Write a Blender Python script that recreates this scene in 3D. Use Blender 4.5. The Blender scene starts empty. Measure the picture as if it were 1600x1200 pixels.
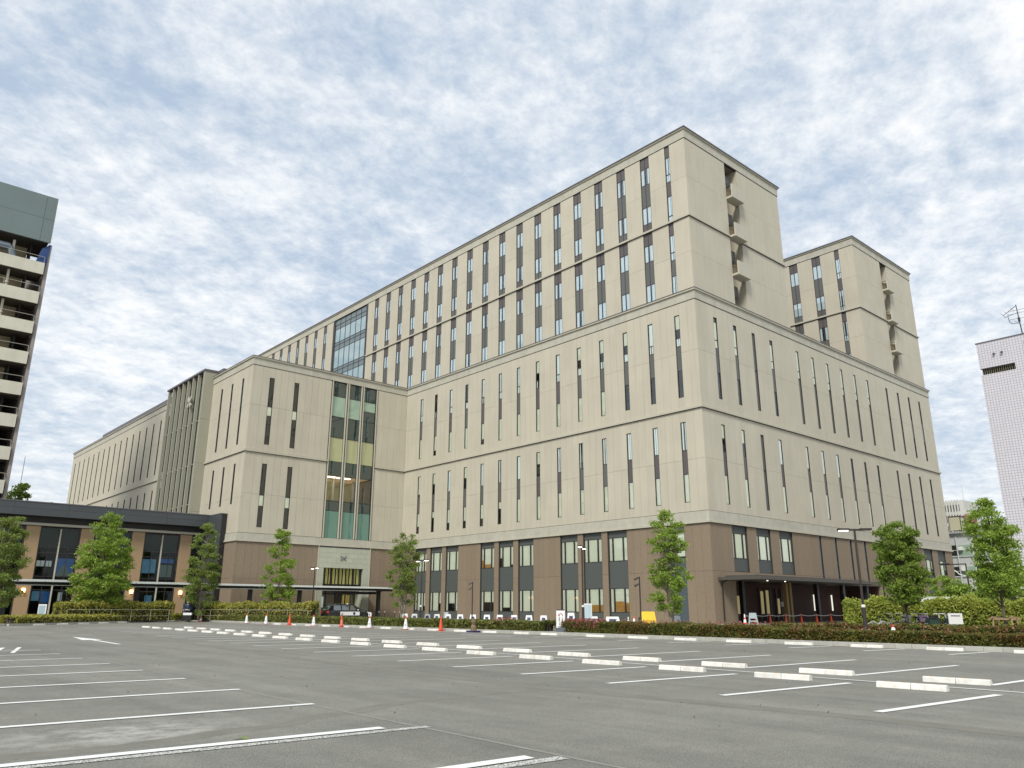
import bpy, math, random
import numpy as np
from mathutils import Matrix, Vector

random.seed(7)
SC = bpy.context.scene
COL = SC.collection
R = math.radians

# ------------------------------------------------------------------ camera
# world frame: +X runs away to the right along the right-hand facade, +Y away to the left
# along the long facade, +Z up; the eye stands at (0, 0, 1.4)
YA, PI_, RO = 0.846087, 0.280394, 0.00283586
cam_d = bpy.data.cameras.new('camera'); cam = bpy.data.objects.new('camera', cam_d); COL.objects.link(cam)
def _o(a, b, c):
    return Vector((a*math.sin(YA)+b*math.cos(YA), -a*math.cos(YA)+b*math.sin(YA), c))
cp, sp = math.cos(PI_), math.sin(PI_); cr, sr = math.cos(RO), math.sin(RO)
rv = Vector((1, 0, 0)); uv_ = Vector((0, -sp, cp))
r2 = rv*cr+uv_*sr; u2 = uv_*cr-rv*sr
cx, cy, cz = _o(*r2), _o(*u2), -_o(0, cp, sp)
cam.matrix_world = Matrix(((cx.x, cy.x, cz.x, 0), (cx.y, cy.y, cz.y, 0), (cx.z, cy.z, cz.z, 1.4), (0, 0, 0, 1)))
cam_d.sensor_width = 36; cam_d.lens = 1215.16/1600*36
cam_d.clip_start = .1; cam_d.clip_end = 6000
SC.camera = cam

# ------------------------------------------------------------------ world and sun (bright overcast)
SUN_EL, SUN_HD = 46, 211          # elevation; heading (deg from +X, ccw) the sun stands at
world = bpy.data.worlds.new('World'); SC.world = world; world.use_nodes = True
def build_world():
    nt = world.node_tree; N = nt.nodes; L = nt.links; N.clear()
    out = N.new('ShaderNodeOutputWorld'); bg = N.new('ShaderNodeBackground'); bg.inputs[1].default_value = .1
    L.new(bg.outputs[0], out.inputs[0])
    sky = N.new('ShaderNodeTexSky'); sky.sky_type = 'NISHITA'; sky.sun_disc = False
    sky.sun_elevation = R(SUN_EL); sky.sun_rotation = R(90-SUN_HD); sky.dust_density = 3; sky.air_density = 1
    tc = N.new('ShaderNodeTexCoord'); sep = N.new('ShaderNodeSeparateXYZ'); L.new(tc.outputs['Generated'], sep.inputs[0])
    def M(op, a, b=None, c=None, clamp=False):
        n = N.new('ShaderNodeMath'); n.operation = op; n.use_clamp = clamp
        for i, s in enumerate((a, b, c)):
            if s is None: continue
            if isinstance(s, (int, float)): n.inputs[i].default_value = s
            else: L.new(s, n.inputs[i])
        return n.outputs[0]
    zc = M('MAXIMUM', sep.outputs[2], 0.0); den = M('ADD', zc, .16)
    px = M('DIVIDE', sep.outputs[0], den); py = M('DIVIDE', sep.outputs[1], den)
    comb = N.new('ShaderNodeCombineXYZ'); L.new(px, comb.inputs[0]); L.new(py, comb.inputs[1])
    def noise(scale, detail, rough, dist, off, rot=0, sx=1):
        mp = N.new('ShaderNodeMapping'); L.new(comb.outputs[0], mp.inputs[0])
        mp.inputs['Location'].default_value = off; mp.inputs['Rotation'].default_value = (0, 0, R(rot)); mp.inputs['Scale'].default_value = (sx, 1, 1)
        n = N.new('ShaderNodeTexNoise'); L.new(mp.outputs[0], n.inputs[0])
        n.inputs['Scale'].default_value = scale; n.inputs['Detail'].default_value = detail
        n.inputs['Roughness'].default_value = rough; n.inputs['Distortion'].default_value = dist
        return n.outputs[0]
    big = noise(1.15, 4, .5, .2, (3.1, 1.7, 0), 75)
    mid = noise(6.3, 11, .66, .15, (5, 2, 0), -35, .85)
    fine = noise(21, 8, .66, .1, (1, 8, 0), -35, .9)
    s = M('ADD', M('MULTIPLY', big, .62), M('ADD', M('MULTIPLY', mid, 1.0), M('MULTIPLY', fine, .6)))
    cr_ = N.new('ShaderNodeValToRGB'); L.new(M('MULTIPLY', s, .5), cr_.inputs[0])
    e = cr_.color_ramp.elements
    e[0].position = .44; e[0].color = (.45, .55, .685, 1)
    e[1].position = .69; e[1].color = (1.0, 1.0, 1.0, 1)
    for p, c in ((.50, (.55, .635, .74, 1)), (.56, (.69, .75, .82, 1)), (.62, (.84, .875, .905, 1))):
        k = e.new(p); k.color = c
    # paler near the horizon
    hz = M('POWER', M('SUBTRACT', 1.0, zc, clamp=True), 9.0, clamp=True)
    m1 = N.new('ShaderNodeMix'); m1.data_type = 'RGBA'; L.new(M('MULTIPLY', hz, .8), m1.inputs[0]); L.new(cr_.outputs[0], m1.inputs[6]); m1.inputs[7].default_value = (.90, .91, .90, 1)
    sc = N.new('ShaderNodeMix'); sc.data_type = 'RGBA'; sc.blend_type = 'MULTIPLY'; sc.inputs[0].default_value = 1
    L.new(m1.outputs[2], sc.inputs[6]); sc.inputs[7].default_value = (4.9, 4.9, 4.9, 1)
    m2 = N.new('ShaderNodeMix'); m2.data_type = 'RGBA'; m2.inputs[0].default_value = .07
    L.new(sc.outputs[2], m2.inputs[6]); L.new(sky.outputs[0], m2.inputs[7])
    L.new(m2.outputs[2], bg.inputs[0])
build_world()
sd = bpy.data.lights.new('sun', 'SUN'); sd.energy = 1.5; sd.angle = R(16); sd.color = (1, .955, .88)
sun = bpy.data.objects.new('sun', sd); COL.objects.link(sun)
_s = Vector((math.cos(R(SUN_HD))*math.cos(R(SUN_EL)), math.sin(R(SUN_HD))*math.cos(R(SUN_EL)), math.sin(R(SUN_EL))))
sun.rotation_euler = (_s).to_track_quat('Z', 'Y').to_euler()
SC.render.engine = 'CYCLES'
SC.view_settings.view_transform = 'Standard'; SC.view_settings.look = 'None'
SC.view_settings.exposure = 1.15; SC.view_settings.gamma = 1; SC.view_settings.use_curve_mapping = False
SC.cycles.transparent_max_bounces = 12

# ------------------------------------------------------------------ materials
MATS = {}
def mat(name, col, rough=.8, metal=0., spec=.5, noise=0., nscale=4., ncol=None, bump=0., bscale=40., streak=0., emit=None, estr=0., rnd=0., translucent=0.):
    if name in MATS: return MATS[name]
    m = bpy.data.materials.new(name); m.use_nodes = True; nt = m.node_tree; N = nt.nodes; L = nt.links
    b = N['Principled BSDF']; b.inputs['Roughness'].default_value = rough; b.inputs['Metallic'].default_value = metal
    b.inputs['Specular IOR Level'].default_value = spec
    cur = None
    col4 = (*col, 1)
    b.inputs['Base Color'].default_value = col4
    tc = N.new('ShaderNodeTexCoord'); geo = N.new('ShaderNodeNewGeometry')
    def mix(fac, a, bcol, typ='MIX'):
        x = N.new('ShaderNodeMix'); x.data_type = 'RGBA'; x.blend_type = typ
        if isinstance(fac, float): x.inputs[0].default_value = fac
        else: L.new(fac, x.inputs[0])
        if a is None: x.inputs[6].default_value = col4
        else: L.new(a, x.inputs[6])
        if isinstance(bcol, tuple): x.inputs[7].default_value = bcol
        else: L.new(bcol, x.inputs[7])
        return x.outputs[2]
    def noise_(vec, sc, det=5, rough_=.55):
        n = N.new('ShaderNodeTexNoise'); L.new(vec, n.inputs[0]); n.inputs['Scale'].default_value = sc
        n.inputs['Detail'].default_value = det; n.inputs['Roughness'].default_value = rough_
        return n.outputs[0]
    def ramp(f, a, b_):
        r_ = N.new('ShaderNodeMapRange'); L.new(f, r_.inputs[0]); r_.inputs[1].default_value = a; r_.inputs[2].default_value = b_
        return r_.outputs[0]
    if noise:
        f = ramp(noise_(geo.outputs['Position'], nscale), .35, .68)
        mm = N.new('ShaderNodeMath'); mm.operation = 'MULTIPLY'; L.new(f, mm.inputs[0]); mm.inputs[1].default_value = noise
        nc = ncol if ncol else tuple(c*.6 for c in col)
        cur = mix(mm.outputs[0], cur, (*nc, 1))
    if streak:
        mp = N.new('ShaderNodeMapping'); L.new(geo.outputs['Position'], mp.inputs[0]); mp.inputs['Scale'].default_value = (1.6, 1.6, .12)
        f = ramp(noise_(mp.outputs[0], 1.5, 6, .6), .45, .75)
        mm = N.new('ShaderNodeMath'); mm.operation = 'MULTIPLY'; L.new(f, mm.inputs[0]); mm.inputs[1].default_value = streak
        cur = mix(mm.outputs[0], cur, tuple([c*.72 for c in col]+[1]))
    if rnd:
        oi = N.new('ShaderNodeObjectInfo'); hs = N.new('ShaderNodeHueSaturation')
        v = N.new('ShaderNodeMapRange'); L.new(oi.outputs['Random'], v.inputs[0]); v.inputs[3].default_value = 1-rnd; v.inputs[4].default_value = 1+rnd
        L.new(v.outputs[0], hs.inputs['Value'])
        if cur is None: hs.inputs['Color'].default_value = col4
        else: L.new(cur, hs.inputs['Color'])
        cur = hs.outputs[0]
    if cur is not None: L.new(cur, b.inputs['Base Color'])
    if bump:
        bp = N.new('ShaderNodeBump'); bp.inputs['Strength'].default_value = bump; bp.inputs['Distance'].default_value = .02
        L.new(noise_(geo.outputs['Position'], bscale, 3), bp.inputs['Height']); L.new(bp.outputs[0], b.inputs['Normal'])
    if emit: b.inputs['Emission Color'].default_value = (*emit, 1); b.inputs['Emission Strength'].default_value = estr
    if translucent:
        tr = N.new('ShaderNodeBsdfTranslucent'); mx = N.new('ShaderNodeMixShader'); mx.inputs[0].default_value = translucent
        if cur is not None: L.new(cur, tr.inputs[0])
        else: tr.inputs[0].default_value = col4
        L.new(b.outputs[0], mx.inputs[1]); L.new(tr.outputs[0], mx.inputs[2]); L.new(mx.outputs[0], N['Material Output'].inputs[0])
    MATS[name] = m; return m
def glassmat(name, tint, refl=.18, dark=None, rough=.03):
    if name in MATS: return MATS[name]
    m = bpy.data.materials.new(name); m.use_nodes = True; nt = m.node_tree; N = nt.nodes; L = nt.links; N.remove(N['Principled BSDF'])
    t = N.new('ShaderNodeBsdfTransparent'); t.inputs[0].default_value = (*tint, 1)
    base = t
    if dark:
        base = N.new('ShaderNodeBsdfDiffuse'); base.inputs[0].default_value = (*dark, 1)
    g = N.new('ShaderNodeBsdfGlossy'); g.inputs['Roughness'].default_value = rough; g.inputs[0].default_value = (.92, .96, .95, 1)
    fr = N.new('ShaderNodeFresnel'); fr.inputs[0].default_value = 1.5
    # slightly uneven float glass
    geo = N.new('ShaderNodeNewGeometry'); nz = N.new('ShaderNodeTexNoise'); nz.inputs['Scale'].default_value = .9; L.new(geo.outputs['Position'], nz.inputs[0])
    bp = N.new('ShaderNodeBump'); bp.inputs['Strength'].default_value = .06; bp.inputs['Distance'].default_value = .05; L.new(nz.outputs[0], bp.inputs['Height']); L.new(bp.outputs[0], g.inputs['Normal'])
    ad = N.new('ShaderNodeMath'); ad.operation = 'ADD'; ad.use_clamp = True; L.new(fr.outputs[0], ad.inputs[0]); ad.inputs[1].default_value = refl-.04
    mx = N.new('ShaderNodeMixShader'); L.new(ad.outputs[0], mx.inputs[0]); L.new(base.outputs[0], mx.inputs[1]); L.new(g.outputs[0], mx.inputs[2])
    L.new(mx.outputs[0], N['Material Output'].inputs[0]); MATS[name] = m; return m

BEIGE = mat('beige_tile', (.495, .462, .368), .75, noise=.2, nscale=.35, streak=.30, rnd=.028)
CONC = mat('pale_concrete', (.46, .445, .37), .8, noise=.35, nscale=1.1, streak=.5, rnd=.03)
BROWN = mat('brown_tile', (.245, .190, .132), .8, noise=.45, nscale=9, bump=.3, bscale=12, rnd=.035)
CORE = mat('joint_grey', (.20, .17, .13), .9)
TRIM = mat('ledge_beige', (.47, .445, .36), .7, noise=.2, nscale=.8)
COPING = mat('coping_metal', (.14, .13, .14), .5, metal=.3)
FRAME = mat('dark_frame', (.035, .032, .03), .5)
SPAN = mat('grey_spandrel', (.108, .112, .106), .55, rnd=.06)
SPANP = mat('purple_grey_spandrel', (.098, .088, .088), .55, rnd=.06)
SLATE = mat('slate_spandrel', (.075, .085, .08), .6, rnd=.03)
INT = mat('dark_interior', (.018, .017, .015), .9)
WOOD = mat('warm_interior', (.42, .22, .06), .7, emit=(.9, .48, .12), estr=.10)
BLIND = mat('window_blind', (.86, .86, .76), .85, emit=(.86, .88, .72), estr=.12)  # faint glow brightens the blinds, standing in for lit rooms behind
CURT = mat('sheer_curtain', (.86, .88, .88), .9, noise=.25, nscale=9, ncol=(.66, .70, .70), emit=(.85, .92, .92), estr=.12)  # glow added so the curtains read bright, as if backlit
CURTY = mat('yellow_blind', (.70, .68, .42), .85)
GLASS = glassmat('window_glass', (.92, .95, .90), .12)
GLASSW = glassmat('ward_glass', (.86, .94, .97), .24)
GLASSA = glassmat('shopfront_glass', (.6, .66, .64), .03)
GLASSD = glassmat('dark_glass', (.1, .1, .1), .10, dark=(.02, .024, .022))
GLASSB = glassmat('blue_glass', (.5, .6, .62), .42, dark=(.22, .32, .31))
SPANB = mat('blue_grey_panel', (.15, .19, .20), .35)
GTEAL = glassmat('teal_glass', (.4, .6, .5), .12, dark=(.10, .22, .175))
GDTEAL = glassmat('deep_green_glass', (.1, .2, .2), .14, dark=(.016, .034, .03))
GPALE = glassmat('pale_green_glass', (.4, .6, .5), .16, dark=(.30, .42, .32))
GYEL = glassmat('yellow_blind_glass', (.4, .6, .5), .12, dark=(.40, .41, .22))
FIN = mat('pale_fin', (.46, .44, .36), .5)
GFIN = mat('green_grey_fin', (.31, .305, .235), .5, rnd=.03)
STONE = mat('granite', (.42, .44, .35), .7, noise=.5, nscale=14, ncol=(.27, .3, .24), rnd=.05)
BLACKM = mat('black_metal', (.016, .016, .017), .45)
WHITEM = mat('white_metal', (.72, .72, .69), .45)
PALELINE = mat('pale_beam', (.42, .40, .33), .6)
ASPH = None

# ------------------------------------------------------------------ mesh helpers
class MB:
    def __init__(s): s.v = []; s.f = []; s.m = []
    def box(s, x0, x1, y0, y1, z0, z1, m=0):
        n = len(s.v)
        s.v += [(x0, y0, z0), (x1, y0, z0), (x1, y1, z0), (x0, y1, z0), (x0, y0, z1), (x1, y0, z1), (x1, y1, z1), (x0, y1, z1)]
        for q in ((0, 3, 2, 1), (4, 5, 6, 7), (0, 1, 5, 4), (1, 2, 6, 5), (2, 3, 7, 6), (3, 0, 4, 7)):
            s.f.append(tuple(n+i for i in q)); s.m.append(m)
        return s
    def poly(s, pts, m=0):
        n = len(s.v); s.v += [tuple(p) for p in pts]; s.f.append(tuple(range(n, n+len(pts)))); s.m.append(m); return s
    def prism(s, prof, a0, a1, axis='y', m=0):
        # prof: closed list of 2D points (ccw); extruded along axis
        n = len(s.v); k = len(prof)
        for a in (a0, a1):
            for p in prof:
                s.v.append({'y': (p[0], a, p[1]), 'x': (a, p[0], p[1]), 'z': (p[0], p[1], a)}[axis])
        for i in range(k):
            j = (i+1) % k; s.f.append((n+i, n+j, n+k+j, n+k+i)); s.m.append(m)
        s.f.append(tuple(range(n, n+k))[::-1]); s.m.append(m)
        s.f.append(tuple(range(n+k, n+2*k))); s.m.append(m); return s
    def tube(s, p0, p1, r0, r1=None, k=6, m=0, cap=True):
        if r1 is None: r1 = r0
        p0 = Vector(p0); p1 = Vector(p1); d = (p1-p0)
        if d.length < 1e-6: return s
        d.normalize(); a = d.orthogonal().normalized(); b = d.cross(a); n = len(s.v)
        for p, r in ((p0, r0), (p1, r1)):
            for i in range(k):
                t = 2*math.pi*i/k; s.v.append(tuple(p+a*(math.cos(t)*r)+b*(math.sin(t)*r)))
        for i in range(k):
            j = (i+1) % k; s.f.append((n+i, n+j, n+k+j, n+k+i)); s.m.append(m)
        if cap:
            s.f.append(tuple(range(n, n+k))[::-1]); s.m.append(m); s.f.append(tuple(range(n+k, n+2*k))); s.m.append(m)
        return s
    def path(s, pts, rs, k=6, m=0):
        for i in range(len(pts)-1): s.tube(pts[i], pts[i+1], rs[i], rs[i+1], k, m)
        return s
    def lathe(s, prof, k=16, c=(0, 0), m=0):
        n = len(s.v)
        for r, z in prof:
            for i in range(k):
                t = 2*math.pi*i/k; s.v.append((c[0]+r*math.cos(t), c[1]+r*math.sin(t), z))
        for j in range(len(prof)-1):
            for i in range(k):
                i2 = (i+1) % k; s.f.append((n+j*k+i, n+j*k+i2, n+(j+1)*k+i2, n+(j+1)*k+i)); s.m.append(m)
        s.f.append(tuple(range(n, n+k))[::-1]); s.m.append(m)
        s.f.append(tuple(range(n+(len(prof)-1)*k, n+len(prof)*k))); s.m.append(m); return s
    def ring(s, c, R_, r, axis='y', k=20, kk=5, m=0):
        n = len(s.v)
        for i in range(k):
            t = 2*math.pi*i/k
            for j in range(kk):
                q = 2*math.pi*j/kk; rr = R_+r*math.cos(q); o = r*math.sin(q)
                a, b = rr*math.cos(t), rr*math.sin(t)
                s.v.append((c[0]+a, c[1]+o, c[2]+b) if axis == 'y' else (c[0]+o, c[1]+a, c[2]+b))
        for i in range(k):
            for j in range(kk):
                i2 = (i+1) % k; j2 = (j+1) % kk
                s.f.append((n+i*kk+j, n+i2*kk+j, n+i2*kk+j2, n+i*kk+j2)); s.m.append(m)
        return s
    def mesh(s, name, mats, smooth=False):
        me = bpy.data.meshes.new(name); me.from_pydata(s.v, [], s.f)
        if not isinstance(mats, (list, tuple)): mats = [mats]
        for x in mats: me.materials.append(x)
        if len(mats) > 1: me.polygons.foreach_set('material_index', s.m)
        if smooth: me.polygons.foreach_set('use_smooth', [True]*len(me.polygons))
        me.update(); return me
    def build(s, name, mats, parent=None, loc=(0, 0, 0), rz=0, smooth=False):
        return link(name, s.mesh(name, mats, smooth), parent, loc, rz)
def link(name, me, parent=None, loc=(0, 0, 0), rz=0):
    o = bpy.data.objects.new(name, me); COL.objects.link(o); o.location = loc
    if rz: o.rotation_euler = (0, 0, rz)
    if parent: o.parent = parent
    return o
def tag(o, label, cat, group=None):
    o['label'] = label; o['category'] = cat
    if group: o['group'] = group
    return o
def struct(o): o['kind'] = 'structure'; return o
def stuff(o): o['kind'] = 'stuff'; return o
def empty(name, loc=(0, 0, 0), rz=0):
    o = bpy.data.objects.new(name, None); COL.objects.link(o); o.location = loc; o.rotation_euler = (0, 0, rz); o.empty_display_size = .3; return o
def copy_thing(o, parent=None):
    c = o.copy(); COL.objects.link(c)
    if parent: c.parent = parent
    for ch in list(o.children): copy_thing(ch, c)
    return c
def bx(name, x0, x1, y0, y1, z0, z1, m, parent=None):
    o = (x0, y0, z0)
    return MB().box(0, x1-x0, 0, y1-y0, 0, z1-z0).build(name, m, parent, o)
ORD = ['', 'first', 'second', 'third', 'fourth', 'fifth', 'sixth', 'seventh', 'eighth', 'ninth', 'tenth', 'eleventh', 'twelfth', 'thirteenth', 'fourteenth', 'fifteenth', 'sixteenth', 'seventeenth', 'eighteenth', 'nineteenth', 'twentieth', 'twenty-first', 'twenty-second', 'twenty-third', 'twenty-fourth', 'twenty-fifth']

# ------------------------------------------------------------------ hospital building
HB = tag(empty('hospital_building', (59.53, 40.67, .15)), 'long beige-panelled hospital building on a brown tiled base, with two taller ward towers on top', 'building')
HB_OFF = Vector((59.53, 40.67, .15))
def part(name, me, loc, rz=0, parent=None, root=None):
    o = link(name, me, None, loc, rz); p = parent or root or HB
    o.parent = p
    # parents carry their own location; keep world placement
    w = Vector((0, 0, 0)); q = p; rot = 0
    if p.parent is None:
        o.location = Vector(loc)-p.location
    else:
        o.location = loc
    return o
PANELS = []      # (size on screen, kind, x, y, z, dx, dy, dz, material, name)
TH = .3
EYE = Vector((0, 0, 1.4))
def panel(kind, c, t0, t1, z0, z1, m=None, name='wall_panel', g=.008, root=None):
    m = m or BEIGE
    if kind == 'X': x, y, dx, dy = c, t0+g, TH, (t1-t0)-2*g
    else: x, y, dx, dy = t0+g, c, (t1-t0)-2*g, TH
    z, dz = z0+g, (z1-z0)-2*g
    ctr = Vector((x+dx/2, y+dy/2, z+dz/2)); v = ctr-EYE
    cosv = abs(v.x if kind == 'X' else v.y)/v.length
    PANELS.append(((t1-t0)*(z1-z0)*cosv/v.length_squared, kind, x, y, z, round(dx, 3), round(dy, 3), round(dz, 3), m, name))
def wall(kind, c, a, b, zs, wins, n_per=.9, m=None, name='wall_panel'):
    """panels between a and b in the rows zs; wins = [(t0,t1,z0,z1)] are left open"""
    cols = sorted(set([(w[0], w[1]) for w in wins])); edges = []; t = a
    for (w0, w1) in cols:
        if w0 > t+.02:
            n = max(1, round((w0-t)/n_per)); edges += [(t+(w0-t)*i/n, t+(w0-t)*(i+1)/n, False) for i in range(n)]
        edges.append((w0, w1, True)); t = w1
    if b > t+.02:
        n = max(1, round((b-t)/n_per)); edges += [(t+(b-t)*i/n, t+(b-t)*(i+1)/n, False) for i in range(n)]
    for (e0, e1, isw) in edges:
        if not isw:
            for z0, z1 in zip(zs[:-1], zs[1:]): panel(kind, c, e0, e1, z0, z1, m, name)
        else:
            hol = sorted([(w[2], w[3]) for w in wins if abs(w[0]-e0) < .01]); z = zs[0]; solid = []
            for h0, h1 in hol:
                if h0 > z+.03: solid.append((z, h0))
                z = h1
            if zs[-1] > z+.03: solid.append((z, zs[-1]))
            for s0, s1 in solid: panel(kind, c, e0, e1, s0, s1, m, name)
_MC = {}
def box_mesh(dx, dy, dz, m):
    k = (dx, dy, dz, m.name)
    if k not in _MC and m in (GLASS, GLASSW, GLASSA):
        _MC[k] = (MB().poly([(0, 0, 0), (dx, 0, 0), (dx, 0, dz), (0, 0, dz)]) if dx > dy else MB().poly([(0, 0, 0), (0, 0, dz), (0, dy, dz), (0, dy, 0)])).mesh('pane', m)
    if k not in _MC: _MC[k] = MB().box(0, dx, 0, dy, 0, dz).mesh('panel_piece', m)
    return _MC[k]
def emit_panels():
    PANELS.sort(key=lambda p: -p[0])
    cnt = {}; rest = {}
    for (s, kind, x, y, z, dx, dy, dz, m, name) in PANELS:
        cnt[name] = cnt.get(name, 0)+1
        if cnt[name] <= 300: part(name, box_mesh(dx, dy, dz, m), (x, y, z))
        else:
            rest.setdefault((name, m.name), MB()).box(x, x+dx, y, y+dy, z, z+dz)
    for (name, mn), mb in rest.items():
        o = part('distant_'+name, mb.mesh(name, bpy.data.materials[mn]), (0, 0, 0)); stuff(o)
# --- windows
_WC = {}
def frame_mesh(w, h, rails, mulls, dep, jamb=.045):
    k = ('f', round(w, 3), round(h, 3), tuple(round(r, 3) for r in rails), tuple(mulls), dep)
    if k in _WC: return _WC[k]
    b = MB(); hw = w/2
    b.box(-hw, -hw+jamb, .03, dep, 0, h); b.box(hw-jamb, hw, .03, dep, 0, h)
    b.box(-hw+jamb, hw-jamb, .03, dep, 0, jamb); b.box(-hw+jamb, hw-jamb, .03, dep, h-jamb, h)
    for r in rails: b.box(-hw+jamb, hw-jamb, dep*.22, dep*.6, r-.03, r+.03)
    for q in mulls: b.box(q-.035, q+.035, dep*.20, dep*.6, jamb, h-jamb)
    b.box(-hw+jamb, hw-jamb, dep-.02, dep-.005, jamb, h-jamb, 1)
    _WC[k] = b.mesh('window_frame', [FRAME, INT]); return _WC[k]
def plate(w, h, m, th=.012):
    k = ('p', round(w, 3), round(h, 3), m.name, th)
    if k not in _WC and m in (GLASS, GLASSW, GLASSA): _WC[k] = MB().poly([(-w/2, 0, 0), (w/2, 0, 0), (w/2, 0, h), (-w/2, 0, h)]).mesh('pane', m)
    if k not in _WC: _WC[k] = MB().box(-w/2, w/2, 0, th, 0, h).mesh('plate', m)
    return _WC[k]
def curtain_mesh(w, h, m, seed=0, folds=5):
    k = ('c', round(w, 2), round(h, 2), m.name, seed, folds)
    if k in _WC: return _WC[k]
    rr = random.Random(seed); b = MB(); n = folds*4; pts = []
    for i in range(n+1):
        pts.append((-w/2+w*i/n, .03*math.sin(i*math.pi/2+rr.random())+.004*rr.random()))
    for i in range(n):
        (x0, y0), (x1, y1) = pts[i], pts[i+1]
        b.poly([(x0, y0, 0), (x1, y1, 0), (x1, y1, h), (x0, y0, h)])
    _WC[k] = b.mesh('curtain', m); return _WC[k]
def window(name, kind, c, t0, t1, z0, z1, segs, mulls=(), dep=.27, root=None):
    """segs: list of (z0,z1,type) absolute; sub-parts hang in the frame"""
    w, h = t1-t0-.012, z1-z0-.012; tc_ = (t0+t1)/2
    rails = [s[0]-z0 for s in segs[1:]]
    loc = (c, tc_, z0+.006) if kind == 'X' else (tc_, c, z0+.006)
    o = part(name, frame_mesh(w, h, rails, mulls, dep), loc, -math.pi/2 if kind == 'X' else 0, root=root)
    iw = w-.09
    def sub(nm, me, x, y, z):
        s_ = link(nm, me, o, (x, y, z)); return s_
    for (a, b_, ty) in segs:
        ra, rb = a-z0+.035, b_-z0-.035; hh = rb-ra
        if ty in ('s', 'sp', 'sl'):
            sub('spandrel_panel', plate(iw, hh, {'s': SPAN, 'sp': SPANP, 'sl': SLATE}[ty], .03), 0, dep*.26, ra)
        elif ty == 'lv':
            sub('louvre_panel', plate(iw, hh, SPAN, .03), 0, dep*.45, ra)
        elif ty[0] == 'g':      # glass with something behind
            opt = ty[1:]
            gm = GLASSW if 'w' in opt else GLASS
            if 'd' in opt: sub('pane', plate(iw, hh, GLASSD), 0, dep*.40, ra); continue
            sub('pane', plate(iw, hh, gm), 0, dep*.34, ra)
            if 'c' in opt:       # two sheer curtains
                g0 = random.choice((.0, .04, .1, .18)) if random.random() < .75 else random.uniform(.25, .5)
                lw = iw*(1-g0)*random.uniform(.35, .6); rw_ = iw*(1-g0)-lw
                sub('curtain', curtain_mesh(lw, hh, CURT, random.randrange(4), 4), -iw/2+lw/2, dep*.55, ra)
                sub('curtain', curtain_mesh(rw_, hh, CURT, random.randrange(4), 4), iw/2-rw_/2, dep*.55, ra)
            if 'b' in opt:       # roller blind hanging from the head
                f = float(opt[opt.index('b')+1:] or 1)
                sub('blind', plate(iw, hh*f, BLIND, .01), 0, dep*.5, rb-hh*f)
            if 'o' in opt: sub('room_back', plate(iw, hh, WOOD, .01), 0, dep*.86, ra)
    return o
A_, B_, C_, S_ = 59.53, 40.67, 89.6, 36.8     # plane of face A (X), face B (Y), block front C (Y), block side S (X)
rw = random.Random(3)
def slit_hi(kind, c, t0, t1, style):
    z0, z1 = 20.7, 29.05
    if style == 'louvre': segs = [(z0, 25.0, 'lv'), (25.0, z1, 'lv')]
    elif style == 'dark': segs = [(z0, 23.35, 'gd'), (23.35, 25.85, 's'), (25.85, z1, 'gd')]
    elif style == 'cap': segs = [(z0, 23.35, rw.choice(('gd', 'lv'))), (23.35, 25.85, 's'), (25.85, 26.7, 'gb1'), (26.7, 28.6, 'gb1'), (28.6, z1, 'gd')]
    elif style == 'capf': segs = [(z0, 25.85, 'lv'), (25.85, 26.7, 'gb1'), (26.7, 29.05, 'gb1')]
    else: segs = [(z0, 23.35, rw.choice(('gb1', 'gb.75', 'gb.8', 'gb1'))) if style == 'blind' else (z0, 23.35, 'g'), (23.35, 25.85, rw.choice(('s', 'sp'))), (25.85, 26.7, 'gc'), (26.7, z1, rw.choice(('gc', 'gb.6', 'g', 'gc')))]
    window('slit_window', kind, c, t0, t1, z0, z1, segs)
def slit_lo(kind, c, t0, t1, style, z0=10.75, z1=18.3):
    if style == 'louvre': segs = [(z0, 14.6, 'lv'), (14.6, z1, 'lv')]
    elif style == 'half': segs = [(z0, 13.35, 'gb1'), (13.35, 15.6, 's'), (15.6, z1, 'gd')]
    elif style == 'dark': segs = [(z0, 13.35, 'gd'), (13.35, 15.6, 's'), (15.6, z1, 'gd')]
    else: segs = [(z0, 13.35, rw.choice(('gb1', 'gb1', 'gb.65', 'gb.3')) if style == 'mixed' else 'gb1'), (13.35, 15.6, rw.choice(('s', 'sp'))), (15.6, z1, rw.choice(('gb.5', 'gb.9', 'gc', 'gc')))]
    window('slit_window', kind, c, t0, t1, z0, z1, segs)

# --- podium, long face A
wA = [(42.58+3.312*k, 43.2+3.312*k) for k in range(14)]
wall('X', A_, B_, C_, [19.65, 25.1, 30.2], [(a, b, 20.7, 29.05) for a, b in wA])
wall('X', A_, B_, C_, [9.9, 14.67, 19.35], [(a, b, 10.75, 18.3) for a, b in wA])
for i, (a, b) in enumerate(wA):
    slit_hi('X', A_, a, b, 'curtain' if i < 3 else 'blind'); slit_lo('X', A_, a, b, 'plain' if i < 8 else 'mixed')
# --- podium, right face B
wB = [(x, x+.62) for x in (62.49, 65.9, 69.33, 72.77, 78.23, 81.66, 85.08, 88.5, 91.91, 95.33, 100.82, 104.26, 107.68, 111.1)]
wall('Y', B_, A_+TH, 115.1, [19.65, 25.1, 30.2], [(a, b, 20.7, 29.05) for a, b in wB])
wall('Y', B_, A_+TH, 115.1, [9.9, 14.67, 19.35], [(a, b, 10.65, 18.2) for a, b in wB])
for i, (a, b) in enumerate(wB):
    slit_hi('Y', B_, a, b, 'louvre' if i in (2, 10, 11) else 'dark' if i >= 12 else 'cap' if i < 4 else 'capf')
    slit_lo('Y', B_, a, b, 'louvre' if i in (2, 10, 11) else 'dark' if i >= 12 else 'plain' if i < 7 else 'half', 10.65, 18.2)
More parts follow.
